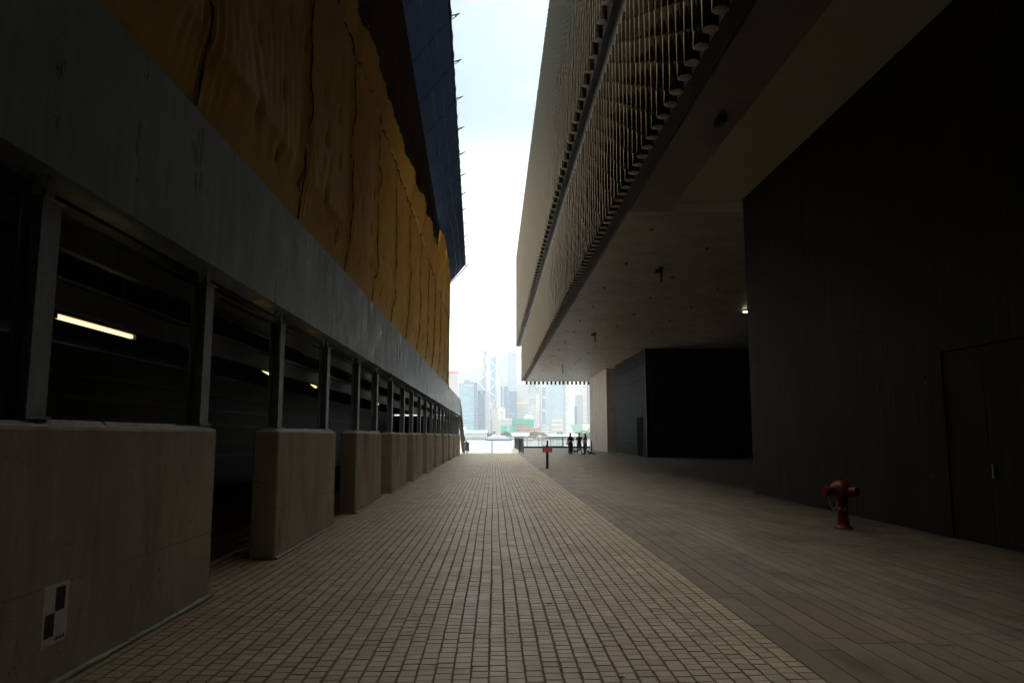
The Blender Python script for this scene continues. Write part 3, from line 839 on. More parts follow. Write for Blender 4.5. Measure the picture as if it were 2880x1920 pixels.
cw = thing('concrete_wall', 'dark board-marked concrete wall with a flush double door on the right side', 'wall', (7.3, 5, 0))
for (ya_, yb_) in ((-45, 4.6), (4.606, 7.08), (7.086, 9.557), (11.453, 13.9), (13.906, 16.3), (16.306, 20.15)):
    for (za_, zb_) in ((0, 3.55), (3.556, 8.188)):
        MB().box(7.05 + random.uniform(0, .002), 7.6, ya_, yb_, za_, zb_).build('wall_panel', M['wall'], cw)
        for yk in (ya_ + .45, yb_ - .45):
            if yk > 0:
                for zk in (.9, 2.4, 4.6, 6.4):
                    if za_ < zk < zb_: MB().tube((7.049, yk, zk), (7.08, yk, zk), .022, n=8).build('tie_hole', M['black'], cw)
MB().box(7.05, 7.6, 9.56, 11.45, 2.86, 8.188).build('lintel_panel', M['wall'], cw)
for (ya_, yb_) in ((9.566, 10.498), (10.506, 11.444)):
    dd = MB().box(7.075, 7.2, ya_, yb_, .01, 2.845).build('door_leaf', M['wall'], cw)
    if ya_ < 10: MB().box(7.055, 7.075, 10.42, 10.45, .95, 1.15).build('handle', M['steel'], dd)
pr = thing('concrete_pier', 'tall pale board-marked concrete pier holding up the far end of the overhang', 'pier', (12, 77, 0))
MB().bevbox(10.78, 16, 70.4, 83, -.02, 7.915, .02).build('shaft', M['pier'], pr)
MB().box(10.77, 10.778, 71.3, 71.5, 2.05, 2.3).build('wall_plate', M['steel'], pr)

pv = thing('black_pavilion', 'black ribbed ceramic pavilion standing under the overhang beside the pale pier', 'pavilion', (15, 60, 0))
MB().box(11.2, 26, 53.9, 67.4, 0, 7.91).build('core_wall', M['black'], pv)
def ribs(name, pts, axis):
    b_ = MB(); n = 6
    for c in pts:
        zs = [0.02] + [1.15 * k for k in range(1, 7)] + [7.9]
        for za_, zb_ in zip(zs[:-1], zs[1:]):
            rr = []
            for zz in (za_ + .006, zb_ - .006):
                row = []
                for k in range(n + 1):
                    t_ = math.pi * k / n
                    row.append((11.2 - .07 * math.sin(t_), c + .07 * math.cos(t_), zz) if axis == 'y' else (c + .07 * math.cos(t_), 53.9 - .07 * math.sin(t_), zz))
                rr.append(row)
            b_.add(rr[0] + rr[1], [(k, k + 1, n + 2 + k, n + 1 + k) for k in range(n)], 0, True)
    return b_.build(name, M['rib'], pv)
ribs('side_ribbing', [c for c in np.arange(54.0, 67.3, .155)], 'y')
ribs('front_ribbing', np.arange(11.3, 26, .155), 'x')
MB().box(11.12, 11.2, 53.8, 53.9, 0, 7.9).build('corner_trim', M['rib'], pv)
dd = MB().box(11.09, 11.198, 55.25, 57.3, .02, 2.9).build('door', M['void'], pv)
ew = thing('undercroft_wall', 'dark inner wall closing the space under the overhang beyond the pavilion', 'wall', (26, 54, 0))
b = MB(); b.box(26, 26.3, 20, 99, 0, 8.24); b.box(7.61, 26, 19.6, 20.1, 0, 7.91); b.build('wall_panel', M['dark_wall'], ew)

# things on the soffit
sp0 = None
for xi, x in enumerate((4.9, 7.3, 9.8)):
    for k in range(14):
        yv = 22.3 + 4.6 * k + (2.3 if xi % 2 else 0)
        if x > 10.5 and yv > 52: continue
        if sp0 is None:
            sp0 = thing('sprinkler_head', 'small dark sprinkler head dotting the concrete soffit of the overhang', 'sprinkler', (x, yv, 7.92), group='sprinkler heads under the overhang')
            MB().tube((x, yv, 7.919), (x, yv, 7.895), .06, .06, 12).build('escutcheon', M['black'], sp0)
            b = MB(); b.tube((x, yv, 7.895), (x, yv, 7.82), .022, .022, 8); b.tube((x, yv, 7.82), (x, yv, 7.812), .05, .05, 8); b.build('nozzle', M['steel'], sp0)
        else:
            c = copy_tree(sp0); c.location = (x + random.uniform(-.1, .1), yv, 7.92)
for (x, yv, z0, lb) in ((6.4, 27.6, 7.35, 'dark hanging bracket on the soffit, nearest of the hanging fixtures'), (6.3, 45.5, 7.3, 'dark hanging rod with a small camera head beside the soffit sprinklers'), (6.3, 67, 7.1, 'thin dark rod hanging from the soffit near the far opening')):
    h = thing('hanging_fixture', lb, 'fixture', (x, yv, 7.92), group='fixtures hanging from the soffit')
    MB().tube((x, yv, 7.918), (x, yv, z0), .035, n=8).build('rod', M['black'], h)
    MB().tube((x, yv, 7.919), (x, yv, 7.88), .1, n=10).build('ceiling_rose', M['black'], h)
    if yv < 60: MB().box(x - .22, x + .04, yv - .06, yv + .06, 7.7, 7.84).build('housing', M['black'], h)
h = thing('security_camera', 'small dark camera box hung on the soffit near the raised pale ceiling', 'camera', (5.0, 14.2, 7.92))
MB().box(4.45, 4.62, 13.9, 14.2, 7.72, 7.84).build('housing', M['black'], h); MB().tube((4.53, 14.05, 7.919), (4.53, 14.05, 7.83), .03, n=8).build('stem', M['black'], h)
h = thing('ceiling_spot', 'single lit spotlight glowing on the dark ceiling beyond the wall corner', 'lamp', (12.85, 37, 7.92))
MB().tube((12.85, 37, 7.919), (12.85, 37, 7.84), .13, n=14).build('housing', M['steel'], h)
MB().tube((12.85, 37, 7.838), (12.85, 37, 7.79), .11, n=14).build('lens', M['spot'], h)
b = MB()
for x in (8.05, 8.45): b.tube((x, 86.2, 7.919), (x, 86.2, 7.6), .025, n=6)
h = thing('pipe_stub', 'pair of thin pipe stubs hanging by the far edge of the soffit', 'pipe', (8.25, 86.2, 7.92))
for x in (8.05, 8.45): MB().tube((x, 86.2, 7.919), (x, 86.2, 7.35), .03, n=6).build('pipe', M['ledge'], h)

# ------------------------------------------------------------------ street furniture
h = thing('fire_hydrant', 'red pillar fire hydrant standing in the gloom beside the right wall', 'hydrant', (5.9, 12.62, 0))
hx, hy = 5.9, 12.62
MB().lathe([(.16, 0), (.16, .025), (.13, .03), (.105, .07), (.095, .12), (.09, .13), (.09, .46), (.1, .5)], (hx, hy, 0), 24).build('barrel', M['red'], h)
b = MB()
for k in range(6): b.tube((hx + .135 * math.cos(k * 1.047), hy + .135 * math.sin(k * 1.047), .025), (hx + .135 * math.cos(k * 1.047), hy + .135 * math.sin(k * 1.047), .048), .014, n=6)
b.build('flange_bolt', M['girt'], h)['kind'] = 'stuff'
MB().tube((hx, hy, .805), (hx, hy, .85), .028, n=5).build('operating_nut', M['red'], h)
MB().lathe([(.1, .5), (.15, .54), (.175, .6), (.175, .66), (.15, .73), (.1, .78), (.04, .805), (.02, .81)], (hx, hy, 0), 24).build('bonnet', M['red'], h)
for ang, ln in ((R(195), .3), (R(300), .24)):
    dx_, dy_ = math.cos(ang), math.sin(ang); b = MB()
    b.tube((hx + .1 * dx_, hy + .1 * dy_, .63), (hx + ln * dx_, hy + ln * dy_, .62), .07, .075, 14); b.tube((hx + ln * dx_, hy + ln * dy_, .62), (hx + (ln + .05) * dx_, hy + (ln + .05) * dy_, .62), .085, .075, 14)
    b.build('outlet_cap', M['red'], h)
b = MB(); b.path([(hx - .27, hy - .08, .56), (hx - .25, hy - .1, .4), (hx - .2, hy - .11, .32), (hx - .12, hy - .08, .38), (hx - .09, hy - .06, .46)], .008, 5); b.build('chain', M['steel'], h)
b = MB(); a_ = math.atan2(-hy, -hx)
b.text('F-1', .105, (hx + .093 * math.cos(a_), hy + .093 * math.sin(a_), .33), (math.sin(a_) * -1 * -1 * -1, math.cos(a_), 0), (0, 0, 1), .002)
b.build('lettering', M['white'], h)

s = thing('sign_post', 'black post carrying a small red notice board in the middle of the alley', 'sign', (2.56, 35.4, 0))
MB().bevbox(2.5, 2.61, 35.35, 35.46, 0, 1.13, .006).build('post', M['black'], s)
MB().box(2.45, 2.66, 35.3, 35.5, 0, .012).build('base_plate', M['black'], s)
bd = MB().bevbox(2.33, 2.79, 35.32, 35.345, .77, 1.0, .01).build('board', M['red_sign'], s)
b = MB(); yf = 35.316
for (a0, a1, c0, c1) in ((2.42, 2.7, .95, .957), (2.42, 2.7, .815, .822), (2.42, 2.427, .822, .95), (2.693, 2.7, .822, .95)): b.box(a0, a1, yf, yf + .004, c0, c1)
b.build('border', M['white'], bd)
b = MB()
for k in range(7): b.box(2.452 + .033 * k, 2.474 + .033 * k, yf, yf + .004, .875 + .006 * (k % 2), .918 - .008 * (k % 3))
b.box(2.48, 2.64, yf, yf + .004, .845, .856)
b.build('faded_print', plain('faded sign print', (.55, .3, .3), .6), bd)

def bollard(x, y, h_, r_, label):
    t_ = thing('bollard', label, 'bollard', (x, y, 0))
    MB().tube((x, y, 0), (x, y, h_ - .03), r_, n=14).build('post', M['black'], t_)
    MB().lathe([(r_, 0), (r_ * .9, .02), (r_ * .5, .035), (.004, .04)], (x, y, h_ - .03), 14).build('cap', M['black'], t_)
    MB().tube((x, y, 0), (x, y, .02), r_ * 1.6, n=14).build('flange', M['black'], t_)
bollard(2.72, 37.4, 1.3, .05, 'thin black bollard standing just behind the red notice board')
bollard(8.75, 66.4, 1.1, .06, 'dark bollard at the foot of the pale pier, next to the lying dog')

hr = thing('handrail_post', 'lone thin dark handrail post at the head of the steps in front of the water', 'post', (-.11, 66.7, 0))
MB().tube((-.11, 66.7, 0), (-.11, 66.7, 1.05), .035, n=8).build('shaft', M['black'], hr)
MB().tube((-.11, 66.7, 1.05), (-.11, 67.1, .98), .03, n=8).build('rail_end', M['black'], hr)
MB().tube((-.11, 66.7, 0), (-.11, 66.7, .012), .08, n=10).build('base_plate', M['black'], hr)
hr = thing('stair_handrail', 'black sloping handrail beside the last concrete plinth at the top of the steps', 'handrail', (-2.3, 65, 0))
MB().path([(-2.68, 62.5, 3.0), (-2.56, 63.4, 1.8), (-2.45, 64.6, 1.15), (-2.25, 66.4, .85), (-2.2, 67.6, .2)], .05, 8).build('rail', M['black'], hr)
for (x, yv, z) in ((-2.5, 64.0, 1.45), (-2.35, 65.4, 1.0), (-2.25, 66.6, .8)): MB().tube((x, yv, 0), (x, yv, z), .04, n=8).build('post', M['black'], hr)
for z in (.25, .5, .75): MB().box(-2.6, -2.14, 66.2, 66.24, z, z + .22).build('infill_panel', M['black'], hr)

# railings at the water end
rl = thing('waterside_railing', 'long black railing with upright bars along the waterfront behind the people', 'railing', (8, 95, 0))
MB().box(2.66, 13.2, 94.9, 95.1, .0, .2).build('kerb_beam', M['black'], rl)
MB().box(2.66, 13.2, 94.95, 95.05, 1.29, 1.37).build('top_rail', M['black'], rl)
x = 2.8; k = 0
while x < 13.2:
    post = k % 10 == 0
    MB().tube((x, 95, .2), (x, 95, 1.31), .05 if post else .02, n=6).build('post' if post else 'bar', M['black'], rl); x += .15; k += 1
rs = thing('stairwell_railing', 'black close-barred railing running along the edge of the steps towards the water', 'railing', (2.7, 80, 0))
MB().box(2.67, 2.74, 67.3, 94.8, 1.27, 1.32).build('top_rail', M['black'], rs); MB().box(2.67, 2.74, 67.3, 94.8, .06, .12).build('bottom_rail', M['black'], rs)
b = MB()
for k in range(183): b.tube((2.705, 67.4 + .15 * k, .1), (2.705, 67.4 + .15 * k, 1.28), .02, n=5)
tag(b.build('bar', M['black'], rs), kind='stuff')
for yv in (67.4, 72, 77, 82, 87, 92): MB().box(2.66, 2.75, yv - .04, yv + .04, 0, 1.32).build('post', M['black'], rs)
gt = thing('railing_gate', 'short dark railing panel at the near end of the stairwell railing', 'gate', (2.35, 68, 0))
MB().box(2.3, 2.36, 67.6, 67.66, -.3, 1.3).build('post', M['black'], gt); MB().box(2.5, 2.56, 67.6, 67.66, -.3, 1.28).build('post', M['black'], gt)
for k in range(6): MB().box(2.37, 2.49, 67.62, 67.64, .05 + .2 * k, .2 + .2 * k).build('slat', M['black'], gt)
cb = thing('crowd_barrier', 'grey steel crowd barrier with a rounded corner in front of the waterside railing', 'barrier', (7.4, 93.2, 0))
pts = [(6.1, 93.2, .02)] + [(6.1, 93.2, 1.2), (6.2, 93.2, 1.31), (8.55, 93.2, 1.31), (8.68, 93.2, 1.26), (8.74, 93.2, 1.12), (8.74, 93.2, .02)]
MB().path(pts, .045, 8).build('frame', M['girt'], cb)
MB().tube((6.1, 93.2, .25), (8.74, 93.2, .25), .02, n=6).build('lower_rail', M['girt'], cb)
for k in range(13): MB().tube((6.3 + .18 * k, 93.2, .25), (6.3 + .18 * k, 93.2, 1.3), .018, n=5).build('bar', M['girt'], cb)
for x in (6.1, 8.74): MB().box(x - .04, x + .04, 92.95, 93.45, 0, .03).build('foot', M['girt'], cb)

for k, (x, y_) in enumerate(((.52, 7.1), (.83, 4.98), (-.9, 9.4))):
    o = MB().add([(x - .02, y_, .006), (x, y_ - .008, .009), (x + .028, y_ + .004, .007), (x + .004, y_ + .014, .014)], [(0, 1, 2, 3)]).build('fallen_leaf', M['leaf'], loc=(x, y_, 0))
    o.modifiers.new('thick', 'SOLIDIFY').thickness = .002
    tag(o, ('curled dark leaf lying on the setts, farther of the two in mid alley', 'tiny dry leaf on the setts at the front of the alley', 'small brown leaf on the setts nearer the plinths')[k], 'leaf')

# ------------------------------------------------------------------ people and dogs
def grow(name, joints, links, mat, parent, root=0, sub=1):
    """one continuous skin grown over a skeleton of joints with radii"""
    me = bpy.data.meshes.new(name)
    me.from_pydata([j[:3] for j in joints], links, [])
    o = bpy.data.objects.new(name, me); COL.objects.link(o)
    sk = o.modifiers.new('skin', 'SKIN'); o.modifiers.new('sub', 'SUBSURF').levels = sub
    for i, j in enumerate(joints):
        r_ = j[3]; me.skin_vertices[0].data[i].radius = (r_, j[4] if len(j) > 4 else r_)
    me.skin_vertices[0].data[root].use_root = True
    bpy.context.view_layer.update()
    nm = bpy.data.meshes.new_from_object(o.evaluated_get(bpy.context.evaluated_depsgraph_get()))
    nm.name = name
    for p_ in nm.polygons: p_.use_smooth = True
    nm.materials.clear(); nm.materials.append(mat)
    bpy.data.objects.remove(o); bpy.data.meshes.remove(me)
    o = bpy.data.objects.new(name, nm); COL.objects.link(o); o.parent = parent
    return o

def person(label, x, y, rz, legs, arms, head_turn, outfit):
    """figure faces local -y; legs/arms: joint positions for left(-x) and right(+x)"""
    p = thing('person', label, 'person', (x, y, 0), rz)
    J = [(0, 0, .93, .12, .1), (0, 0, 1.08, .115, .09), (0, .005, 1.28, .14, .095), (0, .01, 1.42, .1, .07), (0, .0, 1.5, .05), (0, -.01, 1.58, .07), (0, -.015, 1.66, .075, .088), (0, -.01, 1.72, .05)]
    E_ = [(i, i + 1) for i in range(7)]
    for sgn, lg in zip((-1, 1), legs):
        k = len(J); kn, an, toe = lg
        J += [(sgn * .09, 0, .86, .085), (*kn, .055), (*an, .036), (*toe, .03)]
        E_ += [(0, k), (k, k + 1), (k + 1, k + 2), (k + 2, k + 3)]
    for sgn, ar in zip((-1, 1), arms):
        k = len(J); el, wr = ar
        sh = (sgn * .17, .01, 1.4)
        J += [(*sh, .052), (*el, .04), (*wr, .026)]
        E_ += [(3, k), (k, k + 1), (k + 1, k + 2)]
        d = (Vector(wr) - Vector(el)).normalized(); pal = Vector(wr) + d * .05
        sd = d.cross(Vector((0, 0, 1))); sd = sd.normalized() if sd.length > .1 else Vector((1, 0, 0))
        J.append((*pal, .026, .018)); E_.append((k + 2, k + 3))
        for f_, (off, ln) in enumerate(((-.03, .075), (-.01, .085), (.01, .08), (.028, .062))):
            q = len(J); a0 = pal + sd * off + d * .03; a1 = pal + sd * off * 1.2 + d * (.03 + ln * .6) + Vector((0, 0, -.01)); a2 = a1 + d * ln * .4 + Vector((0, 0, -.02))
            J += [(*a0, .009), (*a1, .0085), (*a2, .007)]; E_ += [(k + 3, q), (q, q + 1), (q + 1, q + 2)]
        q = len(J); a0 = pal - sd * .045 - d * .01; a1 = a0 - sd * .015 + d * .035; J += [(*a0, .01), (*a1, .008)]; E_ += [(k + 3, q), (q, q + 1)]
    body = grow('body', J, E_, M['skin'], p)
    # face and ears, one mesh
    b_ = MB(); b_.ball((0, -.105, 1.63), .014, .02, .022); b_.ball((-.083, 0, 1.63), .012, .022, .033); b_.ball((.083, 0, 1.63), .012, .022, .033); b_.ball((0, -.095, 1.575), .026, .012, .01)
    for e in (-.032, .032): b_.ball((e, -.092, 1.66), .014, .01, .009)
    f_ = b_.build('face', M['skin'], body, local=True)
    for nm, lv, mt in outfit:
        bb = MB()
        for l_ in (lv if isinstance(lv[0][0], (list, tuple)) else [lv]): bb.loft(l_, 14)
        bb.build(nm, M[mt], p, local=True)
    return p
def leg_loft(kn, an, sgn, r0, r1, z1, zb):
    return [(sgn * .09, 0, .9, r0, r0), (kn[0], kn[1], kn[2], (r0 + r1) / 2, (r0 + r1) / 2 * 1.05), (an[0] + (kn[0] - an[0]) * .15, an[1] + (kn[1] - an[1]) * .15, zb, r1, r1 * 1.1)]
hairs = dict(short=[(0, .012, 1.56, .07, .07), (0, .012, 1.64, .092, .098), (0, .008, 1.71, .085, .095), (0, .0, 1.755, .045, .05), (0, 0, 1.762, .01, .01)],
             long_=[(0, .09, 1.12, .07, .03), (0, .085, 1.3, .1, .045), (0, .06, 1.5, .098, .07), (0, .03, 1.62, .098, .09), (0, .01, 1.71, .088, .1), (0, 0, 1.757, .045, .05), (0, 0, 1.763, .01, .01)])
shoe = lambda an: [[(an[0], an[1] - .05, 0.0, .045, .125), (an[0], an[1] - .05, .05, .045, .12), (an[0], an[1] - .01, .09, .038, .06)]]
# left woman: long dark skirt, tan bag
l1 = (((-.1, .0, .48), (-.1, .02, .08), (-.1, -.12, .035)), ((.1, .0, .48), (.1, .02, .08), (.1, -.12, .035)))
a1 = (((-.27, .0, 1.14), (-.12, -.2, 1.08)), ((.27, -.02, 1.14), (.13, -.2, 1.12)))
p1 = person('person in a long dark skirt with a tan bag at the hip', 6.53, 63, R(24), l1, a1, 0, [
    ('hair', [(0, .05, 1.48, .085, .06), (0, .03, 1.58, .093, .085), (0, .012, 1.66, .094, .098), (0, .005, 1.72, .085, .093), (0, 0, 1.76, .04, .045), (0, 0, 1.768, .01, .01)], 'hair'),
    ('shirt', [[(0, 0, .98, .185, .14), (0, 0, 1.15, .175, .135), (0, 0, 1.32, .2, .135), (0, .005, 1.44, .15, .095), (0, 0, 1.485, .07, .06)], [(-.27, 0, 1.13, .055, .06), (-.22, .0, 1.28, .065, .065), (-.16, .01, 1.42, .07, .07), (-.1, .01, 1.455, .05, .06)], [(.27, -.02, 1.13, .055, .06), (.22, -.01, 1.28, .065, .065), (.16, .01, 1.42, .07, .07), (.1, .01, 1.455, .05, .06)]], 'cloth_black'),
    ('skirt', [(0, 0, .1, .21, .17), (0, 0, .5, .2, .165), (0, 0, .85, .2, .16), (0, 0, 1.0, .18, .14)], 'cloth_navy'),
    ('shoe', shoe(l1[0][1]) , 'cloth_black'), ('shoe', shoe(l1[1][1]), 'cloth_black')])
o = MB().loft([(-.27, 0, .78, .1, .17), (-.27, 0, .82, .11, .19), (-.25, 0, 1.05, .09, .17), (-.2, 0, 1.18, .05, .1)], 14).build('bag', M['cloth_tan'], local=True)
o.location = (6.53, 63, 0); o.rotation_euler = (0, 0, R(24)); tag(o, 'tan shoulder bag hanging at the hip of the person in the long skirt', 'bag')
l2 = (((-.12, -.02, .48), (-.14, .02, .08), (-.16, -.11, .035)), ((.13, -.02, .48), (.2, .03, .08), (.23, -.1, .035)))
a2 = (((-.25, .02, 1.13), (-.2, -.16, .98)), ((.27, .0, 1.14), (.2, -.18, 1.05)))
p2 = person('short-haired person in dark shirt and shorts, between the other two people', 7.26, 63, R(-10), l2, a2, 0, [
    ('hair', hairs['short'], 'hair'),
    ('shirt', [[(0, 0, .8, .16, .12), (0, 0, .88, .168, .128), (0, 0, 1.1, .165, .12), (0, 0, 1.32, .195, .125), (0, .005, 1.44, .15, .09), (0, 0, 1.485, .07, .06)], [(-.235, .015, 1.2, .07, .07), (-.16, .01, 1.42, .07, .07), (-.1, .01, 1.455, .05, .06)], [(.245, 0, 1.2, .07, .07), (.16, .01, 1.42, .07, .07), (.1, .01, 1.455, .05, .06)]], 'cloth_black'),
    ('shorts', [leg_loft(l2[0][0], l2[0][1], -1, .105, .1, 0, .46)[:2] , leg_loft(l2[1][0], l2[1][1], 1, .105, .1, 0, .46)[:2]], 'cloth_navy'),
    ('shoe', shoe(l2[0][1]), 'cloth_black'), ('shoe', shoe(l2[1][1]), 'cloth_black')])
l3 = (((-.1, -.04, .48), (-.1, .08, .09), (-.1, -.06, .035)), ((.1, .03, .48), (.12, -.18, .08), (.12, -.31, .035)))
a3 = (((-.22, -.02, 1.13), (-.08, -.22, 1.1)), ((.24, .02, 1.14), (.1, -.2, 1.02)))
p3 = person('person with long black hair, tan top and dark trousers, nearest the pale pier', 7.72, 62.7, R(-68), l3, a3, 0, [
    ('hair', hairs['long_'], 'hair'),
    ('shirt', [[(0, 0, 1.1, .165, .12), (0, 0, 1.32, .185, .12), (0, .005, 1.44, .14, .09), (0, 0, 1.485, .065, .06)], [(-.21, -.01, 1.18, .062, .065), (-.16, .01, 1.42, .066, .066), (-.1, .01, 1.455, .05, .06)], [(.225, .01, 1.18, .062, .065), (.16, .01, 1.42, .066, .066), (.1, .01, 1.455, .05, .06)]], 'cloth_black'),
    ('tunic', [(0, -.01, .84, .19, .15), (0, -.02, .95, .185, .16), (0, -.01, 1.12, .172, .13), (0, 0, 1.24, .165, .11)], 'cloth_tan'),
    ('trousers', [leg_loft(l3[0][0], l3[0][1], -1, .1, .065, 0, .1), leg_loft(l3[1][0], l3[1][1], 1, .1, .065, 0, .1)], 'cloth_navy'),
    ('shoe', shoe(l3[0][1]), 'cloth_black'), ('shoe', shoe(l3[1][1]), 'cloth_black')])

d = thing('dog', 'small shaggy brown dog standing between the people', 'dog', (6.95, 62.6, 0), R(0))
J = [(-.16, 0, .27, .085), (-.02, 0, .26, .08), (.12, 0, .28, .1), (.2, 0, .36, .06), (.26, 0, .42, .065), (.35, 0, .4, .035), (.38, 0, .395, .026),
     (-.22, 0, .33, .03), (-.25, 0, .42, .022), (-.21, 0, .46, .018)]
E_ = [(0, 1), (1, 2), (2, 3), (3, 4), (4, 5), (5, 6), (0, 7), (7, 8), (8, 9)]
for sx, sy in ((.13, -.06), (.13, .06)):
    k = len(J); J += [(sx, sy, .2, .04), (sx + .01, sy, .1, .025), (sx, sy, .03, .022), (sx + .03, sy, .018, .02)]; E_ += [(2, k), (k, k + 1), (k + 1, k + 2), (k + 2, k + 3)]
for sy in (-.06, .06):
    k = len(J); J += [(-.15, sy, .2, .05), (-.2, sy, .1, .026), (-.175, sy, .03, .022), (-.145, sy, .018, .02)]; E_ += [(0, k), (k, k + 1), (k + 1, k + 2), (k + 2, k + 3)]
for sy in (-.05, .05):
    k = len(J); J += [(.24, sy, .47, .022), (.22, sy * 1.5, .43, .014)]; E_ += [(4, k), (k, k + 1)]
grow('body', J, E_, M['fur'], d)
MB().ball((.402, 0, .402), .014, .012, .01).build('nose', M['hair'], d, local=True)
d = thing('dog', 'dark dog lying on the paving by the foot of the pale pier', 'dog', (8.2, 62.7, 0), R(178))
J = [(-.28, 0, .1, .09), (-.1, 0, .1, .085), (.1, 0, .12, .095), (.2, 0, .19, .06), (.26, 0, .24, .06), (.35, 0, .22, .034), (.38, 0, .215, .025), (-.38, .05, .04, .025), (-.5, .1, .03, .018)]
E_ = [(0, 1), (1, 2), (2, 3), (3, 4), (4, 5), (5, 6), (0, 7), (7, 8)]
for sy in (-.08, .08):
    k = len(J); J += [(.12, sy, .05, .04), (.24, sy, .028, .026), (.34, sy, .024, .022)]; E_ += [(2, k), (k, k + 1), (k + 1, k + 2)]
    k = len(J); J += [(-.26, sy * 1.3, .07, .06), (-.14, sy * 1.7, .04, .032), (-.24, sy * 1.9, .025, .024), (-.16, sy * 2, .022, .02)]; E_ += [(0, k), (k, k + 1), (k + 1, k + 2), (k + 2, k + 3)]
    k = len(J); J += [(.24, sy * .6, .3, .022), (.215, sy * .9, .26, .014)]; E_ += [(4, k), (k, k + 1)]
grow('body', J, E_, M['fur_dark'], d)
MB().ball((.402, 0, .22), .014, .012, .01).build('nose', M['hair'], d, local=True)

# ------------------------------------------------------------------ far shore
W = lambda n, *a, **k: skin_tower(n, *a, **k)
T_ = dict(
    ribbed=W('white ribbed tower skin', (0.432, 0.396, 0.372), (0.18, 0.18, 0.198), 200, 2.4, 1.1, .45),
    bluepale=W('pale blue curtain wall', (0.252, 0.312, 0.36), (0.12, 0.198, 0.27), 4, 3, .62, .9, .2),
    cyan=W('cyan glass skin', (0.27, 0.36, 0.408), (0.156, 0.276, 0.348), 4.2, 40, .7, 1.1, .2),
    darkblue=W('dark blue glass skin', (0.18, 0.216, 0.276), (0.06, 0.096, 0.156), 4.4, 2.6, .5, .9, .2),
    side=W('pale grey side wall', (0.36, 0.372, 0.408), (0.276, 0.3, 0.348), 4.2, 50, .4, 1.1, .3),
    prism=W('silver blue prism glass', (0.228, 0.288, 0.372), (0.18, 0.252, 0.348), 4, 2.5, .7, .9, .12),
    grid=W('square grid glass skin', (0.348, 0.372, 0.396), (0.18, 0.252, 0.33), 4.0, 3.4, .66, .7, .2),
    slate=W('slate blue glass skin', (0.12, 0.162, 0.228), (0.072, 0.108, 0.18), 4, 2.4, .6, .8, .2),
    banded=W('white banded wall', (0.48, 0.456, 0.432), (0.228, 0.252, 0.288), 4, 60, .42, 1.1, .3),
    bands_dark=W('white wall with dark bands', (0.492, 0.48, 0.456), (0.084, 0.072, 0.066), 3.6, 60, .4, 1.1, .3),
    lowgrid=W('white wall with window grid', (0.48, 0.48, 0.468), (0.18, 0.204, 0.24), 3.6, 2.2, .5, .55, .3),
    windows=W('grey wall with windows', (0.33, 0.342, 0.372), (0.132, 0.162, 0.216), 3.4, 2.4, .55, .6, .3),
    truss=W('grey service tower skin', (0.3, 0.336, 0.384), (0.132, 0.192, 0.264), 3.9, 2.6, .6, .75, .2),
    curved=W('pale blue tower skin', (0.372, 0.432, 0.48), (0.192, 0.3, 0.384), 4.2, 1.7, .6, .75, .2),
    curvedw=W('white finned tower skin', (0.492, 0.492, 0.48), (0.3, 0.348, 0.384), 4.2, 60, .42, 1.1, .3),
    frame=W('concrete frame', (0.36, 0.276, 0.228), (0.12, 0.078, 0.06), 4.0, 4.2, .62, .78, .7),
    pier=W('white colonnade', (0.48, 0.462, 0.42), (0.18, 0.192, 0.204), 8.2, 2.6, .55, .5, .4))
M['w_white'] = plain('white concrete', (.55, .54, .53), .6, 0, .4, .05, .2)
M['w_steel'] = plain('white steel', (.7, .71, .72), .4, 0, .5, .05, .2)
M['w_red'] = plain('red crown panel', (.75, .05, .1), .5, 0, .4, .05)
M['w_grey'] = plain('grey plant screen', (.4, .42, .45), .6)
M['w_ink'] = plain('dark sign panel', (.07, .09, .13), .5)
M['mesh'] = plain('green scaffold mesh', (.02, .33, .24), .9, 0, .2, .2, .4)
M['teal'] = plain('teal roof', (.16, .45, .42), .6, 0, .3, .15, .4)
M['crane'] = plain('green crane lattice', (.05, .33, .29), .5)
M['hull'] = plain('blue hull', (.03, .08, .22), .4)
M['orange'] = plain('orange hoarding', (.62, .25, .12), .7)
M['pink'] = plain('pink granite', (.42, .32, .28), .6)
M['g_glass'] = plain('green glass', (.2, .38, .36), .15)
M['grass'] = plain('lawn', (.11, .19, .035), .95, 0, .2, .3, .4)
M['sign_red'] = plain('red lettering', (.7, .04, .09), .5)

def tower(name, label, x0, x1, y, z, depth, mat, cat='tower', roof=True, z0=-2.0):
    t_ = thing(name, label, cat, ((x0 + x1) / 2, y + depth / 2, z0))
    MB().box(x0, x1, y, y + depth, z0, z).build('wall', mat, t_)
    if roof:
        wd = x1 - x0
        MB().box(x0 + wd * .2, x1 - wd * .2, y + depth * .25, y + depth * .75, z + .01, z + min(5, wd * .22)).build('roof_plant', M['w_grey'], t_)
    return t_

t_ = tower('office_tower', 'white ribbed tower with a red crown, farthest left on the skyline', -104, -81, 1700, 143, 26, T_['ribbed'], roof=False)
MB().box(-104.3, -80.7, 1699.6, 1726.4, 143.01, 149.5).build('crown', M['w_red'], t_)
MB().text('\u4e2d', 5, (-86, 1699.4, 146.3), (1, 0, 0), (0, 0, 1), .1).build('emblem', M['w_white'], t_)
t_ = tower('office_tower', 'slim blue tower with a white cap between the red-crowned tower and the slant-roofed one', -76, -66.5, 1650, 118, 22, T_['bluepale'], roof=False)
MB().box(-75.5, -67, 1651, 1671, 118.01, 125.5).build('roof_cap', M['w_white'], t_)
t_ = thing('office_tower', 'pale cyan glass tower with a slanted roof and pink AIA lettering', 'tower', (-43, 1365, -2))
MB().prism_y([(-56.5, -2), (-29.3, -2), (-29.3, 96.5), (-35.6, 98), (-52, 103), (-54.2, 103)], 1350, 1380).build('wall', T_['cyan'], t_)
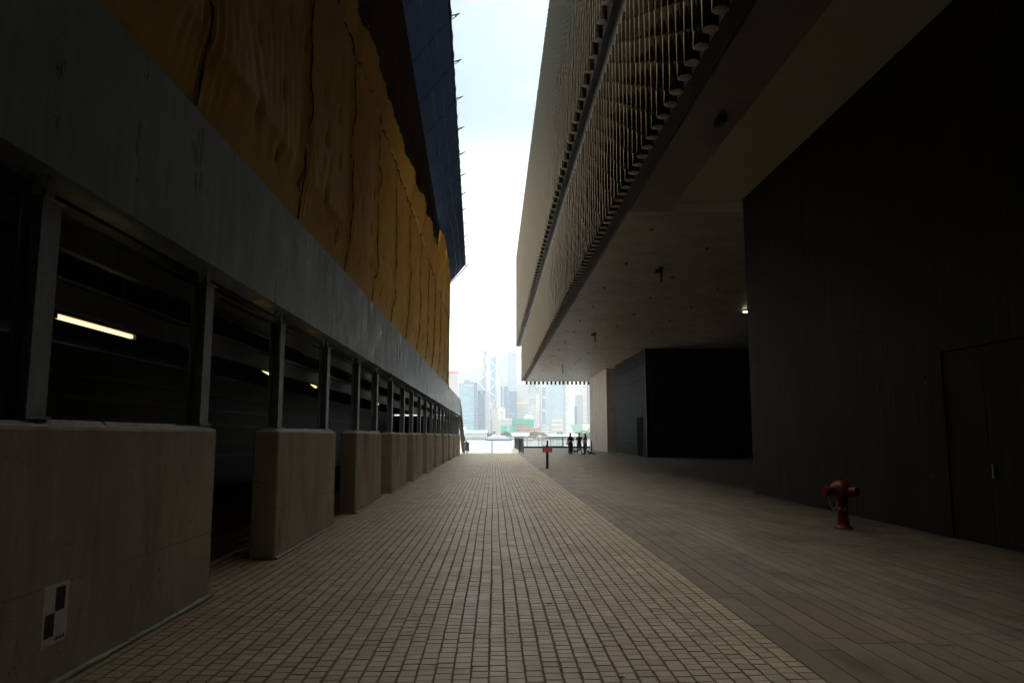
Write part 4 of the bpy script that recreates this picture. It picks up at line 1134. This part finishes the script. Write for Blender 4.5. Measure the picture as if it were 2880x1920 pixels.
MB().box(-53.7, -45, 1352, 1378, 103.02, 107.5).build('roof_cap', M['w_white'], t_)
MB().box(-35.4, -29.25, 1349.7, 1349.98, -2, 97.2).build('side_bay', T_['darkblue'], t_)
MB().box(-54, -36.5, 1349.8, 1349.98, 91.3, 93.6).build('window_band', M['w_grey'], t_)
MB().text('AIA', 6.2, (-47.5, 1349.7, 97.4), (1, 0, 0), (0, 0, 1), .1).build('lettering', M['sign_red'], t_)
t_ = tower('office_tower', 'dark blue banded tower with a pale side and a dark logo panel at its top', -29, -15.1, 1380, 84.5, 28, T_['darkblue'], roof=False)
MB().box(-15.08, -6.8, 1381, 1408, -2, 84).build('side_wing', T_['side'], t_)
pn_ = MB().box(-27.5, -16.2, 1379.6, 1379.98, 78.5, 83.8).build('sign_panel', M['w_ink'], t_)
b = MB(); b.box(-24, -22.8, 1379.3, 1379.58, 79.3, 83); b.box(-21.8, -19.5, 1379.3, 1379.58, 79.3, 83); b.build('logo', M['w_grey'], pn_)
# prism tower with white cross bracing
t_ = thing('prism_tower', 'tall faceted glass tower with white diagonal cross bracing', 'tower', (-9, 1765, -2))
MB().prism_y([(-25, -2), (-8.9, -2), (-8.9, 208), (-17.3, 208), (-25, 196)], 1745, 1790).build('left_shaft', T_['prism'], t_)
MB().prism_y([(-8.6, -2), (7.4, -2), (7.4, 187.6), (-1, 187.6), (-8.6, 181)], 1740, 1790).build('right_shaft', T_['prism'], t_)
MB().prism_y([(-38, -2), (-25.1, -2), (-25.1, 138), (-38, 127)], 1748, 1790).build('lower_shaft', T_['side'], t_)
MB().prism_y([(-16.5, -2), (-9, -2), (-9, 207.5), (-16.5, 207.5)], 1744, 1744.9).build('painted_lit_facet', M['w_steel'], t_)  # white panel that paints the light on this glass facet
def brace(x0, z0, x1, z1, y_, r_=.75): MB().tube((x0, y_, z0), (x1, y_, z1), r_, n=6).build('brace', M['w_steel'], t_)
for z0, z1, z2 in ((176.8, 161, 146.8), (138, 125, 108.5), (101.9, 91, 61.6)):
    brace(-8.5, z0, 6.9, z1, 1739); brace(6.9, z1, -8.5, z2, 1739)
brace(6.9, -2, 6.9, 187.6, 1739.2, .9); brace(-8.4, -2, -8.4, 187, 1739.2, .9)
brace(-38, 128, -17, 143.5, 1743.5, 1.0); brace(-38, 128, -20, 108, 1743.5, .8); brace(-24.8, 194, -17, 178, 1743.5); brace(-17, 178, -24.8, 160, 1743.5); brace(-24.8, 160, -17, 144, 1743.5)
brace(-8.4, 85, 2, 40, 1739, .7); brace(2, 85, -6, 40, 1739, .7)
for x in (-16.6, -11.5): MB().tube((x, 1765, 208), (x, 1765, 226), .5, .2, 6).build('mast', M['w_steel'], t_)
t_ = tower('office_tower', 'square grid-fronted glass tower, tallest beside the overhang edge', 35, 56, 1800, 203, 30, T_['grid'], roof=False)
MB().box(56.02, 65, 1802, 1828, -2, 202).build('side_wing', M['w_white'], t_)
MB().box(34.6, 56, 1799, 1799.98, 119, 122).build('band', M['w_grey'], t_); MB().box(35, 56, 1799.5, 1829, 203.01, 206).build('parapet', M['w_white'], t_)
MB().box(49.4, 52, 1799.4, 1799.98, 196, 199.5).build('logo', M['sign_red'], t_)
t_ = tower('office_tower', 'dark blue slab tower with thin white edges left of the grid-fronted tower', 15, 33, 1650, 110, 24, T_['slate'], roof=False)
for x in (21.2, 14.6): MB().box(x, x + .9, 1649.3, 1649.98, -2, 111.5).build('fin', M['w_steel'], t_)
tower('apartment_tower', 'slender white apartment tower rising against the hillside', 8, 18, 1900, 154, 16, T_['lowgrid'], 'tower')
tower('apartment_tower', 'narrow pale tower just right of the cross-braced tower', 5.8, 12.6, 1720, 109, 14, T_['banded'], 'tower')
t_ = tower('office_tower', 'white tower with horizontal bands and one orange belt under the overhang corner', 47.2, 71, 1500, 105.7, 30, T_['banded'])
MB().box(47, 71.2, 1499.6, 1499.98, 65, 70).build('belt', plain('orange belt', (.75, .5, .38), .6), t_)
tower('office_tower', 'blue-grey glass tower in front of the grid-fronted tower', 31, 46.6, 1480, 89.7, 26, T_['slate'])
t_ = thing('office_block', 'round-cornered white block with dark window bands near the piers', 'building', (10, 1330, -2))
MB().rings([[(x, y_, z) for x, y_ in [(6.5, 1320), (20.8, 1320), (20.8, 1345), (-2, 1345), (-2, 1328), (-1.2, 1324), (1.2, 1321)]] for z in (-2, 50)], smooth=False).build('wall', T_['bands_dark'], t_)
MB().box(8.5, 20.9, 1319.5, 1319.98, -2, 50.4).build('blank_wall', M['w_white'], t_); MB().box(1, 19, 1324, 1342, 50.02, 51.6).build('roof_slab', M['pink'], t_)
t_ = tower('office_block', 'low white block with a window grid in front of the round-cornered block', 8, 31, 1250, 28, 20, T_['lowgrid'], 'building', roof=False)
MB().box(7.6, 31.4, 1249.6, 1270.4, 28.01, 30.4).build('cornice', M['w_white'], t_)
t_ = tower('building_frame', 'unfinished concrete frame wrapped in green scaffold mesh across its top', 36, 66.5, 1220, 20, 24, T_['frame'], 'building', roof=False)
MB().box(35, 67, 1219, 1245, 20.02, 28.3).build('scaffold_mesh', M['mesh'], t_)
MB().box(62, 66, 1218.6, 1218.98, 6, 20).build('scaffold_strip', M['mesh'], t_)
for z in (1.5, 6, 12): MB().box(36, 60, 1219.2, 1219.98, z, z + .9).build('slab_edge', M['orange'], t_)
for (a0, a1, z, lb) in ((12, 22, 17.5, 'short green mesh scaffold box left of the bigger green one'), (26.8, 35, 17.5, 'green mesh scaffold box beside the unfinished frame')):
    t_ = thing('scaffold_box', lb, 'scaffold', ((a0 + a1) / 2, 1208, -2), group='small green scaffold boxes')
    MB().box(a0, a1, 1200, 1216, -2 if a0 > 20 else 4, z).build('mesh_sheet', M['mesh'], t_)
    if a0 < 20: MB().box(a0 + 1, a1 - 1, 1201, 1215, -2, 3.9).build('hoarding', M['orange'], t_)
t_ = thing('domed_building', 'pinkish brown building with a rounded dome behind the green scaffold', 'building', (65, 1360, -2))
MB().loft([(65, 1362, -2, 10.5, 10), (65, 1362, 26, 10.5, 10), (65, 1362, 34, 8.5, 8.2), (65, 1362, 38.5, 5.5, 5.2), (65, 1362, 40.5, 1, 1)], 20).build('drum', M['pink'], t_)
MB().loft([(65, 1362, 40.6, 1.8, 1.8), (65, 1362, 43, 1.2, 1.2), (65, 1362, 44, .2, .2)], 10).build('finial', M['w_white'], t_)
tower('office_tower', 'grey tower with small windows left of the chevron-braced tower', 74, 90.5, 1560, 80, 20, T_['windows'])
tower('office_block', 'plain white slab block at the foot of the grey tower', 70.5, 84, 1450, 59.6, 16, T_['banded'], 'building')
t_ = tower('office_tower', 'tower with white chevron trusses between ladder-like masts', 92, 107.5, 1480, 100, 26, T_['truss'])
MB().box(86, 91.9, 1482, 1500, -2, 84).build('stair_wing', M['w_white'], t_)
for x in (92.5, 95.5): MB().box(x, x + .8, 1478.6, 1479.4, -2, 104).build('mast', M['w_steel'], t_)
for z in (20, 50, 76, 98):
    MB().tube((96, 1479, z + 4.5), (107, 1479, z), .6, n=6).build('truss', M['w_steel'], t_); MB().tube((92, 1479, z + 4.5), (86, 1479, z), .6, n=6).build('truss', M['w_steel'], t_)
    MB().tube((96, 1479, z), (107, 1479, z), .45, n=6).build('truss', M['w_steel'], t_)
tower('office_block', 'thin white stair tower against the right of the chevron-braced tower', 99, 103.6, 1400, 48, 12, T_['lowgrid'], 'building')
# rounded harbour tower
t_ = thing('harbour_tower', 'very wide rounded tower, half pale blue glass and half white fins', 'tower', (122, 1355, -2))
def arc(a0, a1, n, rx, ry): return [(122 + rx * math.sin(R(a0 + (a1 - a0) * k / n)), 1356 - ry * math.cos(R(a0 + (a1 - a0) * k / n))) for k in range(n + 1)]
def shell(pts, z0, z1, mat, nm):
    b_ = MB(); n = len(pts)
    back = [(x, 1358) for x, _ in pts[::-1]]
    pl = pts + back
    b_.rings([[(x, y_, z) for x, y_ in pl] for z in (z0, z1)], smooth=False); b_.build(nm, mat, t_)
shell(arc(-88, 12, 14, 26, 27), -2, 235, T_['curved'], 'glass_bay'); shell(arc(13, 88, 10, 26, 27), -2, 235, T_['curvedw'], 'finned_bay')
MB().box(104, 124, 1324, 1327.9, -2, 32).build('podium', T_['pier'], t_)
for x in (124.5, 129.5): MB().tube((x, 1328.4, -2), (x, 1328.4, 235), .45, n=6).build('mast', M['w_grey'], t_)
t_ = tower('office_tower', 'pale tower with cluttered white and red rooftop right of the rounded tower', 158.5, 171.5, 1420, 79, 20, T_['windows'], roof=False)
b = MB(); b.box(160, 165, 1422, 1436, 79.02, 89); b.build('roof_plant', M['w_white'], t_); MB().box(165.4, 170.5, 1424, 1436, 79.02, 92).build('roof_plant', M['w_white'], t_); MB().box(166, 170, 1423.4, 1423.98, 86, 90).build('sign_panel', M['orange'], t_)
tower('office_tower', 'narrow dark tower wedged against the rounded harbour tower', 153.5, 157.6, 1400, 57, 14, T_['slate'])
t_ = tower('office_tower', 'white banded tower with a blue vertical strip beside the pale pier', 181, 203, 1500, 150, 26, T_['banded'])
MB().box(190, 193, 1499.5, 1499.98, -2, 150).build('glass_strip', T_['slate'], t_)
t_ = thing('glass_hall', 'low green glass hall with a white wedge-shaped roof end by the shore', 'building', (140, 1190, -2))
MB().prism_y([(128, 4), (141, 4), (141, 19), (126, 19.5)], 1180, 1200).build('hall', M['g_glass'], t_); MB().prism_y([(141.1, 4), (146, 4), (153, 17), (152, 19.6), (141.1, 19.6)], 1179, 1200).build('wedge', M['w_white'], t_)
MB().box(126, 155, 1180, 1202, -2, 3.98).build('plinth', M['w_white'], t_)
b = MB(); pts = [(122 + 36 * k / 12, 2.5 + 7 * math.sin(math.pi * (k + 1.5) / 15)) for k in range(13)]
b.prism_y([(122, -2)] + pts + [(158, -2)], 1152, 1170)
tag(b.build('grass_bank', M['grass']), kind='structure')
t_ = thing('arched_footbridge', 'low pale arched footbridge in front of the green bank', 'bridge', (138, 1148, -2))
b = MB(); pts = [(118 + 40 * k / 14, .2 + 6.5 * math.sin(math.pi * k / 14)) for k in range(15)]
b.prism_y(pts + [(x, z - .9) for x, z in pts[::-1]], 1146, 1150); b.build('deck', M['w_steel'], t_)
MB().box(116, 120, 1145, 1151, -2, .1).build('abutment', M['w_white'], t_)

def pier_house(label, x0, x1, y_, z, roofz, roofm):
    t_ = thing('ferry_pier', label, 'pier', ((x0 + x1) / 2, y_ + 12, -4.5))
    MB().box(x0, x1, y_, y_ + 24, -2.4, z).build('wall', T_['pier'], t_)
    MB().box(x0 - 1.5, x1 + 1.5, y_ - 1.5, y_ + 25, -3.4, -2.42).build('quay', M['rock'], t_)
    MB().prism_x([(y_ - 1, z + .02), (y_ + 25, z + .02), (y_ + 20, roofz), (y_ + 4, roofz)], x0 - .6, x1 + .6).build('roof', roofm, t_)
    k = x0 + 2
    while k < x1:
        MB().tube((k, y_ - .8, -5.5), (k, y_ - .8, -3.4), .5, n=6).build('pile', M['rock'], t_); k += 6
    return t_
t_ = pier_house('long white colonnaded ferry pier with a teal roof at the left shore', -41, -9.5, 1075, 5.2, 9, M['teal'])
MB().box(-44, -40.4, 1085, 1093, -2, 11.5).build('turret', M['w_white'], t_); MB().ball((-42.2, 1089, 11.6), 2.1, 2.1, 2.6, n=10).build('turret_dome', M['w_white'], t_)
pier_house('low white ferry pier with teal trim right of the big ferry', 27.5, 51, 1072, 2.4, 5.6, M['w_white'])
pier_house('teal-fronted ferry pier in front of the rounded harbour tower', 80.5, 98.5, 1070, 1.2, 3.2, M['teal'])
pier_house('small white ferry pier in front of the rounded tower podium', 101, 122, 1074, 1.4, 3.4, M['w_white'])
tower('low_block', 'low white waterfront block beside the orange hoardings', 75, 88, 1196, 15, 14, T_['banded'], 'building', roof=False)
tower('low_block', 'low white block at the far right of the waterfront', 104, 125, 1140, 6, 14, T_['banded'], 'building', roof=False)
t_ = thing('site_hoarding', 'orange and white construction hoarding along the waterfront', 'hoarding', (68, 1190, -2))
MB().box(57, 76, 1188, 1190, -1.7, 7).build('panel', M['orange'], t_); MB().box(57, 76, 1190.2, 1194, -1.7, 14).build('cabin', T_['frame'], t_)

def ferry(label, x0, x1, y_, hz, deck1, deck2, hullm):
    t_ = thing('ferry', label, 'boat', ((x0 + x1) / 2, y_, -4.5)); L_ = x1 - x0; z = -4.6
    rr = []
    for f, wd in ((0, .2), (.08, 2.6), (.25, 3.6), (.75, 3.6), (.92, 2.6), (1, .2)):
        x = x0 + L_ * f; rr.append([(x, y_ - wd * .8, z), (x, y_ - wd, z + hz), (x, y_ + wd, z + hz), (x, y_ + wd * .8, z)])
    MB().rings(rr, smooth=False).build('hull', hullm, t_)
    MB().bevbox(x0 + L_ * .1, x1 - L_ * .1, y_ - 3.2, y_ + 3.2, z + hz + .01, z + hz + deck1, .25).build('lower_deck', T_['lowgrid'], t_)
    MB().bevbox(x0 + L_ * .2, x1 - L_ * .22, y_ - 2.9, y_ + 2.9, z + hz + deck1 + .01, z + hz + deck1 + deck2, .25).build('upper_deck', M['w_white'], t_)
    MB().bevbox(x0 + L_ * .28, x0 + L_ * .4, y_ - 1.5, y_ + 1.5, z + hz + deck1 + deck2 + .01, z + hz + deck1 + deck2 + 1.7, .2).build('wheelhouse', M['w_white'], t_)
    MB().tube((x0 + L_ * .45, y_, z + hz + deck1 + deck2), (x0 + L_ * .45, y_, z + hz + deck1 + deck2 + 4), .15, .08, 6).build('mast', M['w_steel'], t_)
ferry('large white double-deck ferry with a blue hull by the left pier', -9.5, 22, 900, 1.7, 2.4, 2.0, M['hull'])
ferry('small white ferry low on the water behind the stairwell railing', 32, 47, 850, 1.2, 1.7, 1.2, M['w_white'])
ferry('white ferry moored in front of the tree line behind the barrier', 56, 73, 1000, 1.4, 2.0, 1.5, M['w_white'])

def crane(label, x, y_, h_, jx, jz):
    t_ = thing('tower_crane', label, 'crane', (x, y_, -2)); b_ = MB(); w_ = .9
    for sx in (-w_, w_):
        for sy in (-w_, w_): b_.tube((x + sx, y_ + sy, -2), (x + sx, y_ + sy, h_), .22, n=4)
    z = 0; k = 0
    while z < h_ - 2:
        b_.tube((x - w_ if k % 2 else x + w_, y_ - w_, z), (x + w_ if k % 2 else x - w_, y_ - w_, z + 2.4), .14, n=4); z += 2.4; k += 1
    b_.build('mast', M['crane'], t_)
    MB().bevbox(x - 2, x + 2, y_ - 1.5, y_ + 1.5, h_, h_ + 2.4, .2).build('cab', M['crane'], t_)
    b_ = MB(); b_.tube((x, y_, h_ + 1), (x + jx, y_, h_ + jz), .35, n=4); b_.tube((x, y_, h_ + 3), (x + jx, y_, h_ + jz + .4), .2, n=4); b_.build('jib', M['crane'], t_)
    MB().box(x - (5 if jx > 0 else -2), x - (2 if jx > 0 else -5), y_ - 1, y_ + 1, h_ + .6, h_ + 2.2).build('counterweight', M['w_grey'], t_)
crane('thin green tower crane in front of the round-cornered white block', 14, 1230, 38, 6, 13)
crane('green luffing crane above the large green scaffold', 59, 1226, 36, -15, 14)
crane('small green crane left of the large green scaffold', 33.5, 1235, 36, 9, 5)

# trees along the far shore
M['foliage'] = plain('shore foliage', (.05, .08, .03), .9, 0, .2, .45, .6); M['bark'] = plain('bark', (.09, .07, .05), .9)
def crown_mesh(seed, n=420):
    rr = np.random.default_rng(seed); V = []; Q = []
    cl = rr.normal(0, 1, (9, 3)) * (2.4, 2.0, 1.3) + (0, 0, 5.4)
    for k in range(n):
        c = cl[k % 9] + rr.normal(0, .75, 3); a = rr.normal(0, 1, 3); a /= np.linalg.norm(a); bq = np.cross(a, rr.normal(0, 1, 3)); bq /= np.linalg.norm(bq); s_ = rr.uniform(.35, .75)
        V += [c - a * s_ - bq * s_ * .6, c + a * s_ - bq * s_ * .6, c + a * s_ + bq * s_ * .6, c - a * s_ + bq * s_ * .6]; Q.append([4 * k, 4 * k + 1, 4 * k + 2, 4 * k + 3])
    return V, Q
proto = []
TREES = [(51, 1125), (55.5, 1128), (60, 1124), (64, 1130), (68.5, 1126), (73, 1124), (77.5, 1129), (-8.5, 1128), (-4, 1132), (.5, 1127), (15, 1140), (19.5, 1143), (24, 1139), (128, 1130), (133, 1128), (138.5, 1131), (144, 1128), (149, 1131), (154.5, 1129), (102, 1134), (107, 1131), (152, 1160), (157, 1165)]
zones = lambda x: 'between the ferry piers and the white waterfront block' if 50 < x < 80 else 'behind the big white ferry' if x < 5 else 'by the green scaffold boxes' if x < 30 else 'along the shore beside the pale pier'
for k, (x, y_) in enumerate(TREES):
    lb = f'leafy green shore tree standing {zones(x)}'; gr = f'shore trees {zones(x)}'
    if k < 3:
        t_ = thing('tree', lb, 'tree', (x, y_, -1.7), group=gr)
        V, Q = crown_mesh(k + 40); o = np_mesh('crown', np.array(V) + np.array((x, y_, -1.7)), Q, M['foliage'], t_)
        b = MB(); b.tube((x, y_, -1.7), (x + .2, y_, 2.4), .35, .22, 7)
        for a in (0, 2.1, 4.2): b.tube((x + .2, y_, 2.2), (x + 1.7 * math.cos(a), y_ + 1.5 * math.sin(a), 4.6), .16, .07, 6)
        b.build('trunk', M['bark'], t_); proto.append(t_)
    else:
        t_ = copy_tree(proto[k % 3]); t_.location = (x, y_, -1.7); t_.rotation_euler = (0, 0, random.uniform(0, 6)); s_ = random.uniform(.8, 1.15); t_.scale = (s_, s_, s_ * random.uniform(.85, 1.1)); tag(t_, lb, 'tree', gr)

# mid-distance blocks that fill the shore between the towers
tower('apartment_tower', 'pale apartment slab behind the slant-roofed tower, low on the hillside', -64, -57.5, 1800, 84, 18, T_['lowgrid'])
tower('apartment_tower', 'grey apartment slab on the hillside behind the white block with bands', 92, 99, 1900, 96, 18, T_['windows'])
tower('apartment_tower', 'pale apartment tower on the slope beyond the rounded tower', 205, 216, 1900, 120, 18, T_['lowgrid'])

# ------------------------------------------------------------------ haze
b = MB(); b.box(-2600, 2600, -60, 3900, -8, 420)
hz = b.build('haze', None); hz.data.materials.clear()
hm = bpy.data.materials.new('hazy air'); hm.use_nodes = True; hn = hm.node_tree
for n_ in list(hn.nodes):
    if n_.type != 'OUTPUT_MATERIAL': hn.nodes.remove(n_)
pvn = hn.nodes.new('ShaderNodeVolumePrincipled'); pvn.inputs['Color'].default_value = (.74, .89, 1, 1); pvn.inputs['Density'].default_value = .00017; pvn.inputs['Anisotropy'].default_value = .3
hn.links.new(pvn.outputs[0], hn.nodes['Material Output'].inputs['Volume'])
hz.data.materials.append(hm); tag(hz, kind='stuff')
